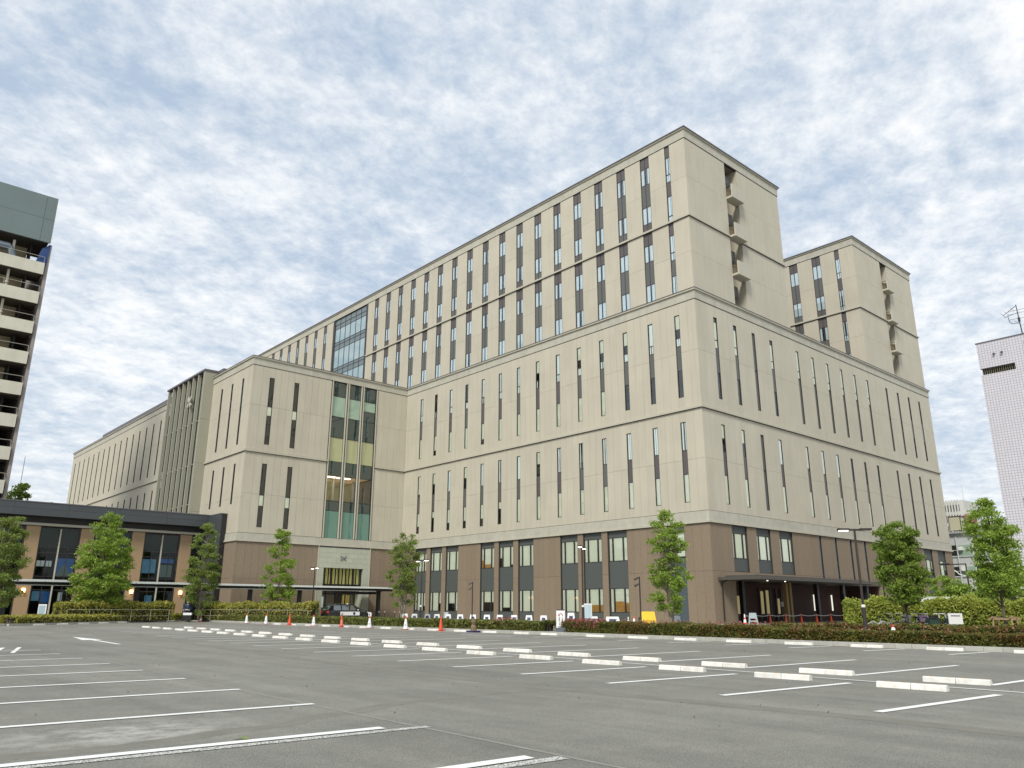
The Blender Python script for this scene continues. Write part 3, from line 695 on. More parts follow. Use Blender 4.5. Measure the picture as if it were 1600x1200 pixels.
# porch on face B: recess with doors under a deep canopy
def porch():
    RED = mat('dark_red_tile', (.075, .035, .028), .7, noise=.4, nscale=6)
    part('porch_back', MB().box(63.0, 92.3, 44.4, 44.6, .15, 3.95).mesh('w', RED), (0, 0, 0))
    part('porch_end', MB().box(92.1, 92.3, B_+TH, 44.4, .15, 3.95).box(62.98, 63.1, B_+TH, 44.4, .15, 3.95).mesh('w', RED), (0, 0, 0))
    part('porch_ceiling', MB().box(63.1, 92.1, B_+.02, 44.4, 3.85, 3.93).mesh('w', FRAME), (0, 0, 0))
    T = mat('tan_column', (.28, .19, .08), .6)
    for x in (71.9, 72.6): part('porch_column', MB().box(x, x+.35, B_+.2, B_+.6, .15, 3.85).mesh('w', T), (0, 0, 0))
    for x in (64.3, 78.0, 83.6, 89.2): part('porch_column', MB().box(x, x+.4, B_+.2, B_+.6, .15, 3.85).mesh('w', BLACKM), (0, 0, 0))
    WG = mat('lit_doorway', (.5, .42, .2), .6, emit=(.85, .7, .35), estr=.10)
    for x, w, z in ((67.6, .35, 2.6), (68.3, 1.2, 2.6), (72.9, .5, 3.1), (73.9, .5, 3.2), (76.1, .35, 2.4)):
        o = part('doorway_glass', MB().box(x, x+w, 44.3, 44.36, .9, z).mesh('w', WG), (0, 0, 0))
    for x in (72.6, 73.6, 74.6, 75.7, 76.7): part('door_post', MB().box(x, x+.1, 44.2, 44.38, .15, 3.4).mesh('w', SPAN), (0, 0, 0))
    for x in (83.6, 87.6): part('slit_light', MB().box(x, x+.2, 44.3, 44.36, 1.2, 2.9).mesh('w', mat('pale_lit_slit', (.7, .7, .6), .6, emit=(.9, .9, .75), estr=.45)), (0, 0, 0))
    part('notice_plate', MB().box(76.6, 77.2, 44.2, 44.3, 1.6, 2.1).mesh('w', WHITEM), (0, 0, 0))
    part('notice_plate', MB().box(90.1, 90.6, 44.2, 44.3, 1.6, 2.4).mesh('w', WHITEM), (0, 0, 0))
    # canopy
    b = MB(); b.box(60.35, 82.6, 36.65, B_-.05, 3.82, 4.02); b.box(60.2, 82.75, 36.5, 36.65, 3.80, 4.06)
    b.box(60.2, 60.35, 36.65, B_-.05, 3.80, 4.06); b.box(82.6, 82.75, 36.65, B_-.05, 3.80, 4.06)
    b.box(61.4, 81.8, 37.6, B_-.05, 4.02, 4.22)
    cn = part('porch_canopy', b.mesh('porch_canopy', mat('canopy_bronze', (.075, .068, .058), .5)), (0, 0, 0))
    part('drain_pipe', MB().tube((60.7, B_-.12, .15), (60.7, B_-.12, 3.6), .06, .06, 8).tube((60.7, B_-.12, 3.6), (61.0, B_-.5, 3.82), .06, .06, 8).mesh('p', BLACKM), (0, 0, 0))
    for x in (64.5, 67.5): part('soffit_light', MB().tube((x, 38.4, 3.78), (x, 38.4, 3.82), .07, .07, 8).mesh('p', mat('soffit_lamp', (1, 1, 1), .5, emit=(1, .95, .85), estr=1.5)), (0, 0, 0))
porch()
emit_panels()

# ------------------------------------------------------------------ ground
def asphalt_mat():
    m = bpy.data.materials.new('asphalt'); m.use_nodes = True; nt = m.node_tree; N = nt.nodes; L = nt.links; b = N['Principled BSDF']
    g = N.new('ShaderNodeNewGeometry')
    def nz(sc, det=4, ro=.55, vec=None):
        n = N.new('ShaderNodeTexNoise'); n.inputs['Scale'].default_value = sc; n.inputs['Detail'].default_value = det; n.inputs['Roughness'].default_value = ro
        L.new(vec or g.outputs['Position'], n.inputs[0]); return n.outputs[0]
    def mr(s, a, b_, c, d):
        r_ = N.new('ShaderNodeMapRange'); L.new(s, r_.inputs[0]); r_.inputs[1].default_value = a; r_.inputs[2].default_value = b_; r_.inputs[3].default_value = c; r_.inputs[4].default_value = d; return r_.outputs[0]
    def mul(a, b_):
        x = N.new('ShaderNodeMath'); x.operation = 'MULTIPLY'; L.new(a, x.inputs[0]); L.new(b_, x.inputs[1]); return x.outputs[0]
    f1 = mr(nz(.22, 5, .6), .3, .7, .82, 1.14); f2 = mr(nz(1.3, 8, .7), .3, .7, .88, 1.10)
    vo = N.new('ShaderNodeTexVoronoi'); vo.inputs['Scale'].default_value = 70; L.new(g.outputs['Position'], vo.inputs[0])
    f3 = mr(vo.outputs['Distance'], 0, .7, 1.3, .66); f4 = mr(nz(160, 2), .3, .7, .6, 1.4)
    mp = N.new('ShaderNodeMapping'); L.new(g.outputs['Position'], mp.inputs[0]); mp.inputs['Rotation'].default_value = (0, 0, R(-3)); mp.inputs['Scale'].default_value = (1.8, .10, 1)
    f5 = mr(nz(1.0, 4, .5, mp.outputs[0]), .35, .7, .86, 1.08)
    f = mul(mul(mul(f1, f2), mul(f3, f4)), f5)
    c = N.new('ShaderNodeMix'); c.data_type = 'RGBA'; L.new(nz(.5, 3), c.inputs[0]); c.inputs[6].default_value = (.240, .236, .200, 1); c.inputs[7].default_value = (.222, .220, .192, 1)
    h = N.new('ShaderNodeHueSaturation'); L.new(c.outputs[2], h.inputs['Color']); L.new(f, h.inputs['Value']); 
    # pale dried-out patch left behind by standing water
    mp2 = N.new('ShaderNodeMapping'); L.new(g.outputs['Position'], mp2.inputs[0]); mp2.inputs['Location'].default_value = (-3.1*.55, -10.25*.8, 0); mp2.inputs['Scale'].default_value = (.55, .8, 1)
    ln = N.new('ShaderNodeVectorMath'); ln.operation = 'LENGTH'; L.new(mp2.outputs[0], ln.inputs[0])
    st = mr(ln.outputs['Value'], .1, 1.0, 1, 0); st2 = mr(nz(2.2, 7, .7), .42, .62, 0, 1)
    sm = N.new('ShaderNodeMix'); sm.data_type = 'RGBA'; L.new(mul(st, st2), sm.inputs[0]); L.new(h.outputs[0], sm.inputs[6]); sm.inputs[7].default_value = (.42, .41, .38, 1)
    # dark oil drips
    v2 = N.new('ShaderNodeTexVoronoi'); v2.inputs['Scale'].default_value = .55; L.new(g.outputs['Position'], v2.inputs[0])
    od = mul(mr(v2.outputs['Distance'], .02, .11, .5, 0), mr(nz(6, 4), .45, .6, 0, 1))
    so = N.new('ShaderNodeMix'); so.data_type = 'RGBA'; L.new(od, so.inputs[0]); L.new(sm.outputs[2], so.inputs[6]); so.inputs[7].default_value = (.08, .08, .075, 1)
    L.new(so.outputs[2], b.inputs['Base Color'])
    b.inputs['Roughness'].default_value = .88
    bp = N.new('ShaderNodeBump'); bp.inputs['Strength'].default_value = .5; bp.inputs['Distance'].default_value = .006
    L.new(vo.outputs['Distance'], bp.inputs['Height']); L.new(bp.outputs[0], b.inputs['Normal'])
    return m
ASPH = asphalt_mat()
PATCH = mat('dark_asphalt_band', (.155, .151, .125), .85, noise=.8, nscale=2.2, ncol=(.20, .197, .168), bump=.5, bscale=70)
PAVE = mat('pavement_concrete', (.33, .32, .28), .85, noise=.35, nscale=1.5)
PAINT = mat('line_paint', (.76, .77, .74), .6, noise=.25, nscale=18, ncol=(.5, .5, .47))
KERB = mat('kerb_concrete', (.44, .44, .39), .85, noise=.4, nscale=2.4, rnd=.07)
STOPM = mat('wheel_stop_white', (.74, .73, .68), .7, noise=.55, nscale=7, ncol=(.48, .46, .40), rnd=.08, streak=.4)
SOIL = mat('soil', (.05, .035, .022), .95, noise=.4, nscale=12)
def sheet(name, pts, z, m, parent=None):
    o = MB().poly([(x, y, 0) for x, y in pts]).build(name, m, parent, (0, 0, z)); return o
struct(sheet('ground', [(-900, -900), (900, -900), (900, 900), (-900, 900)], -.03, PAVE))
lot = struct(sheet('parking_lot', [(-60, -40), (31, -40), (31, 86), (12, 70), (-60, 40)], 0, ASPH))
pv = MB(); pv.prism([(31.2, -40), (300, -40), (300, 300), (-80, 300), (-80, 41), (11.9, 70.25), (31.2, 86.3)], -.02, .14, 'z')
struct(pv.build('pavement', PAVE)); 
struct(MB().prism([(44, -40), (56.5, -40), (56.5, 84), (44, 84)], .141, .145, 'z').build('driveway', ASPH))
# kerb stones, one by one
kerb = struct(empty('kerb', (31.0, 5, 0)))
km = MB().box(0, .2, .006, .594, 0, .16).mesh('kerb_stone', KERB)
y = -1.0; i = 0
while y < 86 and i < 143:
    link('kerb_stone', km, kerb, (0, y-5, 0)); y += .6; i += 1
kd = Vector((12-31, 70-86, 0)); kl = kd.length; ka = math.atan2(kd.y, kd.x)-math.pi/2
for j in range(int(kl/.6)): link('kerb_stone', km, kerb, (0+kd.x/kl*.6*j, 81+kd.y/kl*.6*j, 0), ka)
# dark bands and seams in the asphalt (sheets above the lot)
def ribbon(name, pts, w, z, m, parent=lot):
    b = MB(); P = [Vector((x, y, 0)) for x, y in pts]; Ls = []; Rs = []
    for i, p in enumerate(P):
        d = (P[min(i+1, len(P)-1)]-P[max(i-1, 0)]).normalized(); n = Vector((-d.y, d.x, 0)); ww = w*random.uniform(.85, 1.15)/2
        Ls.append(p+n*ww); Rs.append(p-n*ww)
    for i in range(len(P)-1): b.poly([Ls[i], Rs[i], Rs[i+1], Ls[i+1]])
    o = b.build(name, m, parent, (0, 0, z)); return o
ribbon('asphalt_band', [(.9, 9.3), (1.75, 9.4), (2.68, 9.26), (3.6, 9.45), (3.98, 9.6), (4.9, 9.7), (5.38, 10.1), (6.2, 10.25), (7.3, 10.75), (8.2, 10.8), (10, 10.85), (10.6, 10.95)], .34, .0012, PATCH)
ribbon('asphalt_band', [(10.2, -14), (10.6, -4), (11.0, 5.0), (10.7, 9), (10.45, 11.6), (10.75, 16.7), (11.2, 24.2), (12.4, 36), (13.4, 49)], .42, .0020, PATCH)
ribbon('asphalt_band', [(5.9, 4.5), (6.0, 9), (6.1, 14), (6.3, 19), (6.7, 27)], .05, .0030, mat('seam_line', (.26, .256, .225), .9, noise=.9, nscale=3, ncol=(.2, .198, .17)))
# painted lines: lattice slightly turned against the building
CA, SA = math.cos(R(-3.5)), math.sin(R(-3.5))
def lotp(p, q): return (-SA*p+CA*q, CA*p+SA*q)      # -> (x, y)
def line(p0, q0, p1, q1, w=.15, m=None, z=.008):
    a = Vector((*lotp(p0, q0), 0)); b = Vector((*lotp(p1, q1), 0)); d = (b-a).normalized(); n = Vector((-d.y, d.x, 0))*w/2
    return MB().poly([a+n, a-n, b-n, b+n]).build('parking_line', m or PAINT, lot, (0, 0, z))
P1 = [6.12+2.68*k for k in range(-1, 23)]; P2 = [9.63+2.78*k for k in range(-3, 21)]
for p in P1: line(p, 11.35, p-.08, 15.25)
for p in P2: line(p, 17.0, p+.05, 22.2)
for k in range(12): line(.5+5.4*k, 15.98, .5+5.4*(k+1)-.02, 15.86, .10)
for k in range(8): line(11.75+2.8*k, -3, 11.75+2.8*k, 5.75/CA-.35-.07*k*1.8)
SPEC = None
def worn_mat():
    m = bpy.data.materials.new('worn_paint'); m.use_nodes = True; nt = m.node_tree; N = nt.nodes; L = nt.links; b = N['Principled BSDF']; b.inputs['Roughness'].default_value = .8
    g = N.new('ShaderNodeNewGeometry'); n = N.new('ShaderNodeTexNoise'); n.inputs['Scale'].default_value = 55; n.inputs['Detail'].default_value = 3; L.new(g.outputs['Position'], n.inputs[0])
    r_ = N.new('ShaderNodeValToRGB'); L.new(n.outputs[0], r_.inputs[0]); r_.color_ramp.elements[0].position = .47; r_.color_ramp.elements[0].color = (.18, .18, .165, 1); r_.color_ramp.elements[1].position = .55; r_.color_ramp.elements[1].color = (.62, .62, .58, 1)
    L.new(r_.outputs[0], b.inputs['Base Color']); return m
WORN = worn_mat()
line(8.98, -3, 8.98, 5.05, .17); line(8.82, -3, 8.74, 5.55, .15, WORN, .006)
line(6.42, -3, 6.42, 5.25, .17); line(6.27, -1, 6.20, 5.5, .16, WORN, .006)
for k in range(-1, 9):
    a = (27.9, 10.4+2.78*k); b = (30.55, 10.1+2.78*k)
    MB().poly([(a[0], a[1]-.075, 0), (b[0], b[1]-.075, 0), (b[0], b[1]+.075, 0), (a[0], a[1]+.075, 0)]).build('parking_line', PAINT, lot, (0, 0, .008))
MB().poly([(29.8, 36, 0), (29.95, 36, 0), (29.95, 84, 0), (29.8, 84, 0)]).build('parking_line', PAINT, lot, (0, 0, .008))
MB().poly([(27.3, 30.9, 0), (27.45, 30.9, 0), (27.45, 35.1, 0), (27.3, 35.1, 0)]).build('parking_line', PAINT, lot, (0, 0, .008))
# hatched corner and direction arrow
for k in range(7): MB().poly([(2+k*.55, 29.6, 0), (2.13+k*.55, 29.6, 0), (3.33+k*.5, 33.5, 0), (3.2+k*.5, 33.5, 0)]).build('hatching_stripe', PAINT, lot, (0, 0, .008))
MB().poly([(9.62, 33.9, 0), (9.78, 33.9, 0), (10.12, 38.9, 0), (10.42, 38.95, 0), (10.3, 43.6, 0), (9.62, 39.0, 0), (9.94, 38.95, 0)]).build('lane_arrow', PAINT, lot, (0, 0, .008))
# small stains
ST = mat('pale_stain', (.26, .255, .235), .9, noise=.6, nscale=3)
# ------------------------------------------------------------------ wheel stops
def stop_mesh():
    b = MB(); prof = [(-.08, 0), (.08, 0), (.055, .085), (.035, .102), (-.035, .102), (-.055, .085)]
    b.prism(prof, -.30, .30, 'y'); return b.mesh('block', STOPM)
STM = stop_mesh()
def wheel_stop(x, y, rz, label, group):
    e = tag(empty('wheel_stop', (x, y, 0), rz), label, 'wheel stop', group)
    for s in (-1, 1):
        o = link('block', STM, e, (0, s*.306, 0)); o.scale = (1, 1.0, 1)
    for s in (-.45, -.12, .12, .45):
        o = link('reflector', _refl, e, (0, s, .102))
_refl = MB().box(-.02, .02, -.03, .03, 0, .006).mesh('reflector', mat('amber_reflector', (.55, .3, .08), .4))
n = 0
for k in range(-1, 21):
    p = 6.12+2.68*k+1.32; x, y = lotp(p, 15.1); n += 1
    if p < 3: continue
    wheel_stop(x, y, R(3.5), 'white two-block wheel stop, %s from the right in the nearest row along the centre line' % ORD[n] if n < 24 else '', 'white wheel stops of the nearest row')
n = 0
for k in range(-2, 18):
    p = 9.63+2.78*k+.60; x, y = lotp(p, 16.95); n += 1
    wheel_stop(x, y, R(3.5), 'white two-block wheel stop, %s from the right in the second row behind the centre line' % ORD[n], 'white wheel stops of the second row')
n = 0
for k in range(-1, 20):
    y = 10.25+2.78*k+1.3; n += 1
    if 31 < y < 32: y = 31.6
    wheel_stop(30.72, y, 0, 'white two-block wheel stop against the far kerb, %s from the right' % ORD[n], 'white wheel stops along the far kerb')
for j in range(8):
    t = .12+.105*j; wheel_stop(31+kd.x*t-.2, 86+kd.y*t-.25, ka, 'white wheel stop at the slanting left kerb, %s from its far end' % ORD[j+1], 'wheel stops at the slanting kerb')

# ------------------------------------------------------------------ foliage
def leafmat(name, c1, c2, c3, sc=1.2, tr=.3):
    m = bpy.data.materials.new(name); m.use_nodes = True; nt = m.node_tree; N = nt.nodes; L = nt.links; b = N['Principled BSDF']; b.inputs['Roughness'].default_value = .55
    b.inputs['Specular IOR Level'].default_value = .35
    g = N.new('ShaderNodeNewGeometry')
    def nz(s, off):
        mp = N.new('ShaderNodeMapping'); L.new(g.outputs['Position'], mp.inputs[0]); mp.inputs['Location'].default_value = (off, 0, 0)
        n = N.new('ShaderNodeTexNoise'); n.inputs['Scale'].default_value = s; n.inputs['Detail'].default_value = 2; L.new(mp.outputs[0], n.inputs[0])
        r_ = N.new('ShaderNodeMapRange'); L.new(n.outputs[0], r_.inputs[0]); r_.inputs[1].default_value = .38; r_.inputs[2].default_value = .62; return r_.outputs[0]
    a = N.new('ShaderNodeMix'); a.data_type = 'RGBA'; L.new(nz(sc, 3), a.inputs[0]); a.inputs[6].default_value = (*c1, 1); a.inputs[7].default_value = (*c2, 1)
    d = N.new('ShaderNodeMix'); d.data_type = 'RGBA'; L.new(nz(sc*6, 9), d.inputs[0]); L.new(a.outputs[2], d.inputs[6]); d.inputs[7].default_value = (*c3, 1)
    L.new(d.outputs[2], b.inputs['Base Color'])
    t = N.new('ShaderNodeBsdfTranslucent'); L.new(d.outputs[2], t.inputs[0]); mx = N.new('ShaderNodeMixShader'); mx.inputs[0].default_value = tr
    L.new(b.outputs[0], mx.inputs[1]); L.new(t.outputs[0], mx.inputs[2]); L.new(mx.outputs[0], N['Material Output'].inputs[0]); return m
LG1 = leafmat('leaf_fresh', (.21, .34, .04), (.12, .22, .028), (.38, .49, .09), 1.2, .45)
LG2 = leafmat('leaf_dark', (.10, .175, .025), (.15, .24, .034), (.27, .36, .06), 1.2, .4)
LG3 = leafmat('leaf_olive', (.15, .235, .045), (.19, .26, .05), (.28, .34, .09), 1.2, .45)
LH1 = leafmat('hedge_leaf_rust', (.175, .19, .035), (.18, .105, .028), (.09, .105, .022), .7, .3)
LH2 = leafmat('hedge_leaf_yellow', (.34, .35, .06), (.24, .26, .045), (.44, .41, .10), .8, .35)
LH3 = leafmat('hedge_leaf_lime', (.33, .39, .06), (.20, .27, .04), (.44, .48, .10), .8, .4)
LH4 = leafmat('hedge_leaf_green', (.24, .26, .055), (.18, .19, .045), (.10, .12, .03), .8, .3)
REDL = leafmat('red_new_leaf', (.30, .07, .06), (.20, .06, .04), (.35, .16, .12), 2, .25)
BARK = mat('bark', (.13, .10, .075), .9, noise=.5, nscale=14, bump=.4, bscale=30)
BARKP = mat('pale_bark', (.24, .21, .16), .9, noise=.4, nscale=10)
def leaves(name, P, size, m, parent=None, seed=0, up=.35, elong=1.7, mats=None):
    rg = np.random.default_rng(seed); n = len(P)
    d = rg.normal(size=(n, 3)); d[:, 2] -= .25; d /= np.linalg.norm(d, axis=1)[:, None]
    nn = rg.normal(size=(n, 3)); nn[:, 2] += up*2; nn -= (nn*d).sum(1)[:, None]*d; nn /= np.linalg.norm(nn, axis=1)[:, None]
    w = np.cross(d, nn); s = size*rg.uniform(.6, 1.35, n)[:, None]
    V = np.empty((n, 4, 3)); V[:, 0] = P-d*s*elong/2; V[:, 1] = P-w*s*.5+nn*s*.12; V[:, 2] = P+d*s*elong/2; V[:, 3] = P+w*s*.5+nn*s*.12
    me = bpy.data.meshes.new(name); me.vertices.add(n*4); me.vertices.foreach_set('co', V.reshape(-1)); me.loops.add(n*4); me.loops.foreach_set('vertex_index', np.arange(n*4, dtype=np.int32))
    me.polygons.add(n); me.polygons.foreach_set('loop_start', np.arange(0, n*4, 4, dtype=np.int32)); me.polygons.foreach_set('loop_total', np.full(n, 4, dtype=np.int32))
    me.materials.append(m); me.update(calc_edges=True); me.validate()
    return link(name, me, parent)
def hedge(label, a, b, w, z1, count, size, m, seed, z0=.15, group=None, cat='hedge', gaps=0., twigs=True, taper=None):
    a = np.array(a, float); b = np.array(b, float); L_ = np.linalg.norm(b-a); d = (b-a)/L_; n_ = np.array([-d[1], d[0]])
    e = tag(empty('hedge', (a[0], a[1], z0)), label, cat, group)
    rg = np.random.default_rng(seed)
    tf = lambda t: 1.0 if taper is None else float(np.interp(t, taper[0], taper[1]))
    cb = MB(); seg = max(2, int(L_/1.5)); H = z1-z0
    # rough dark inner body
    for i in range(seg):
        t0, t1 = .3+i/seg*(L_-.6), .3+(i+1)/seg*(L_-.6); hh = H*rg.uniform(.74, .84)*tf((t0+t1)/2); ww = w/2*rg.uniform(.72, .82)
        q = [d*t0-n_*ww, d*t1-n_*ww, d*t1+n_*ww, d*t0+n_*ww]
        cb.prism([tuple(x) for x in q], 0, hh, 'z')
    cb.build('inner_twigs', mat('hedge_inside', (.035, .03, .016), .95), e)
    u = rg.uniform(0, L_, count); ne = int(count*.012)+60; u[:ne] = rg.exponential(.1, ne); u[ne:2*ne] = L_-rg.exponential(.1, ne)
    ta = np.ones(count) if taper is None else np.interp(u, taper[0], taper[1])
    # surface-biased cross section
    side = rg.random(count); cx_ = np.where(side < .34, -1+rg.exponential(.10, count), np.where(side < .46, 1-rg.exponential(.10, count), rg.uniform(-1, 1, count)))
    wav = .06*np.sin(u*1.7+seed)+.04*np.sin(u*4.3)+.03*np.sin(u*9.1)
    hz = np.where(side < .46, rg.uniform(.04, 1, count), 1-rg.exponential(.08, count))
    hz = np.clip(hz, .03, 1.12)*H*ta*(1+wav)*(1+.04*rg.normal(size=count)); cxw = cx_*w/2*(1+wav*1.2)*(1+.05*rg.normal(size=count))
    rad = 1-np.maximum(0, np.abs(cx_)-.7)*.5
    P = np.zeros((count, 3)); P[:, 0] = d[0]*u+n_[0]*cxw; P[:, 1] = d[1]*u+n_[1]*cxw; P[:, 2] = hz*np.where(side < .46, 1, rad)
    leaves('leaves', P, size, m, e, seed)
    if twigs:
        tb = MB()
        for i in range(int(L_*5)):
            t = rg.uniform(0, L_); c = rg.uniform(-.9, .9)*w/2; p0 = d*t+n_*c*.6; p1 = p0+d*rg.normal()*.1+n_*(c*.4-.02)
            tb.tube((p0[0], p0[1], 0), (p1[0], p1[1], H*rg.uniform(.6, 1.05)), .012, .004, 3, cap=False)
        stuff(tb.build('twigs', BARKP, e))
    return e
# n_ points to the left of a->b ; side -1 is the camera side when the hedge is laid from far (+Y) to near
h1 = hedge('long low clipped hedge of reddish brown and green leaves behind the right-hand kerb', (32.1, 31.5), (32.1, 3), 1.35, .68, 80000, .05, LH1, 1, taper=((0, 10, 16, 28.5), (1, 1, .8, .72)))
h2 = hedge('long low clipped dark green hedge behind the kerb left of the sign gap', (32.1, 80), (32.1, 32.9), 1.35, .66, 52000, .07, LH4, 2)
rg = np.random.default_rng(5)
def reds(parent, y0, y1, n):
    P = np.stack([rg.uniform(-.75, .2, n), rg.uniform(y0, y1, n)-parent.location.y, rg.uniform(.25, .72, n)], 1); leaves('red_leaves', P, .06, REDL, parent, 9)
reds(h1, 28.6, 31.2, 1500); reds(h1, 18, 28, 500); reds(h1, 6, 18, 500); reds(h2, 35.6, 37.4, 500)
hedge('second low hedge of dark rust leaves behind the first, under the right-hand trees', (36.3, 21.2), (36.3, 4), 1.5, .72, 34000, .055, LH1, 3)
hedge('tall yellow-green clipped hedge behind the bicycles on the right', (43.6, 21.2), (43.6, 5), 1.1, 1.84, 42000, .08, LH3, 4)
hedge('low yellowish hedge along the slanting left kerb', (30.2, 86.4), (12.3, 71.3), 1.5, .72, 16000, .10, LH2, 5)
hedge('tall yellow-green hedge in front of the low annex, left of the guard', (27.6, 81.5), (16.8, 77.5), 1.2, 1.75, 13000, .11, LH2, 6)
hedge('tall yellow-green hedge right of the guard, below the long walkway roof', (36.8, 69.5), (30.2, 82.5), 1.2, 1.72, 15000, .11, LH2, 7)

def tree(x, y, h, prof, seed, nleaf, size, m, label, base=1.2, clumps=90, cr=.42, rs_=1.0, stems=1, group=None, z0=.15, bark=None, lr=.055, spread=.0, name='tree'):
    """prof: [(height fraction, crown radius m)]"""
    nleaf = int(nleaf*1.3); size *= .74; clumps = int(clumps*1.35); cr *= .92; prof = [(a, b*rs_) for a, b in prof]
    rg = np.random.default_rng(seed); e = tag(empty(name, (x, y, z0)), label, 'tree', group)
    zf = np.array([p[0] for p in prof]); rr = np.array([p[1] for p in prof])
    # clump centres
    zs = rg.uniform(zf[0], zf[-1], clumps*6); rad = np.interp(zs, zf, rr); keep = rg.random(clumps*6) < (rad/rr.max())**1.3+.06
    zs = zs[keep][:clumps]; rad = rad[keep][:clumps]; th = rg.uniform(0, 2*np.pi, len(zs)); r_ = rad*np.sqrt(rg.uniform(.08, 1, len(zs)))*.9
    C = np.stack([r_*np.cos(th), r_*np.sin(th), zs*h], 1)
    tb = MB(); bark = bark or BARK
    tops = []
    for s in range(stems):
        a = 2*math.pi*s/max(1, stems)+seed; off = .10*(stems > 1); lean = spread*(stems > 1)
        n = 8; pts = []; rs = []
        for i in range(n+1):
            f = i/n; zz = f*h*(.93 if s == 0 else .8)
            pts.append((off*math.cos(a)+lean*f*math.cos(a)+.05*math.sin(f*7+seed+s)*h/6*f, off*math.sin(a)+lean*f*math.sin(a)+.05*math.cos(f*6+seed)*h/6*f, zz))
            rs.append(lr*(1 if stems == 1 else .6)*h/6*(1-f*.9)+.006)
        tb.path(pts, rs, 7); tops.append(pts)
    for i, c in enumerate(C):
        if rg.random() < .62:
            pts = tops[i % stems]; zt = max(base*.8, c[2]-(.35+.5*np.hypot(c[0], c[1])))
            zt = min(zt, h*.85); f = zt/(h*.93)*8; k = min(7, int(f)); q = Vector(pts[k]).lerp(Vector(pts[k+1]), min(1, f-k))
            mid = q.lerp(Vector(c), .55)+Vector((0, 0, -.04*h/6)); tb.tube(q, mid, .016*h/6, .010*h/6, 4, cap=False); tb.tube(mid, Vector(c), .010*h/6, .004, 4, cap=False)
    tb.build('trunk', bark, e, smooth=True)
    per = rg.dirichlet(np.ones(len(C))*3)*nleaf; pts = []
    for c, k in zip(C, per):
        k = int(k); s = cr*rg.uniform(.65, 1.2); q = rg.normal(size=(k, 3)); q /= np.linalg.norm(q, axis=1)[:, None]+1e-6
        q *= (rg.random(k)**.75)[:, None]*s*1.15; q[:, 2] *= .55; pts.append(c+q)
    P = np.concatenate(pts); leaves('crown', P, size, m, e, seed)
    return e
tree(12.6, 80, 9.2, [(.12, 1.0), (.25, 1.7), (.5, 1.9), (.75, 1.7), (.9, 1.5), (1, .5)], 11, 15000, .13, LG3, 'tall narrow tree cut by the left picture edge, before the low annex', 1.0, 120, .55, lr=.075)
tree(20.6, 80, 9.8, [(.10, .9), (.2, 2.5), (.35, 2.9), (.5, 2.6), (.7, 2.3), (.85, 1.4), (1, .45)], 12, 24000, .14, LG1, 'fullest conical bright green tree in front of the annex between two brown piers', 1.0, 190, .6, lr=.075)
tree(29.8, 80, 9.3, [(.08, 1.2), (.3, 1.7), (.5, 1.8), (.7, 1.5), (.88, 1.0), (1, .35)], 13, 14000, .12, LG3, 'slender olive green tree beside the dark end of the annex', .9, 120, .5, lr=.06, bark=BARKP)
def tiers():
    return [(.12, 1.2), (.2, 1.8), (.3, 1.6), (.42, 1.9), (.5, 1.35), (.6, 1.9), (.68, 1.1), (.76, 1.5), (.82, .7), (.9, .95), (1, .25)]
tree(36.2, 76.3, 9.2, tiers(), 14, 10000, .13, LG1, 'airy tiered tree with bare gaps in front of the brown wall left of the entrance', 1.0, 80, .5, lr=.06)
tree(38, 56.6, 7.3, [(.18, .7), (.35, 1.35), (.55, 1.5), (.8, 1.45), (.95, 1.0), (1, .4)], 15, 11000, .105, LG3, 'vase-shaped multi-stem tree right of the entrance, before the first office windows', 1.3, 110, .4, stems=5, spread=.5, bark=BARKP)
tree(38, 29.0, 6.85, [(.13, .6), (.25, 1.15), (.45, 1.3), (.6, 1.0), (.8, 1.25), (.92, .9), (1, .3)], 16, 13000, .095, LG1, 'upright light green tree standing at the near corner of the building', .9, 120, .34, stems=3, spread=.35, bark=BARKP)
tree(38, 15.7, 5.15, [(.30, .8), (.40, 1.2), (.55, 1.3), (.8, 1.3), (.93, 1.1), (1, .6)], 17, 19000, .085, LG2, 'dense dark round-topped tree above the parked bicycles', .7, 150, .34, rs_=.86, lr=.06)
t8 = tree(38, 11.75, 5.75, [(.30, .5), (.38, 1.25), (.52, 1.1), (.7, 1.15), (.85, 1.05), (1, .3)], 18, 13000, .085, LG1, 'open-crowned tree tied to a wooden support at the right edge', 1.1, 120, .34, rs_=.88, lr=.065)
sb = MB()
for dx, dy in ((-.35, -.35), (-.35, .35), (.35, -.35), (.35, .35)): sb.tube((38+dx*1.2, 11.75+dy*1.2, .1), (38+dx*.95, 11.75+dy*.95, 1.05), .035, .035, 7)
for s in (-.33, .33): sb.box(38+s-.03, 38+s+.03, 11.25, 12.25, .98, 1.05); sb.box(37.5, 38.5, 11.75+s-.03, 11.75+s+.03, 1.05, 1.11)
tag(sb.build('tree_support', mat('support_wood', (.36, .25, .14), .8, noise=.3, nscale=12)), 'square wooden frame of four stakes bracing the trunk of the rightmost tree', 'tree support')
tree(58, 17.5, 4.5, [(.1, 1.8), (.4, 2.2), (.7, 1.8), (1, .6)], 21, 9000, .16, LG2, 'low bushy dark tree behind the tall right hedge, before the grey house', .8, 60, .6)
tree(62, 22.6, 3.9, [(.1, 1.6), (.4, 1.8), (.7, 1.4), (1, .5)], 22, 6000, .16, LG1, 'small light shrub-like tree between the building end and the grey house', .8, 40, .5)
tree(40, 9.6, 2.6, [(.1, .9), (.4, 1.1), (.8, .8), (1, .3)], 24, 4000, .1, LG2, 'small dark bush behind the second hedge at the right edge', .5, 30, .4)
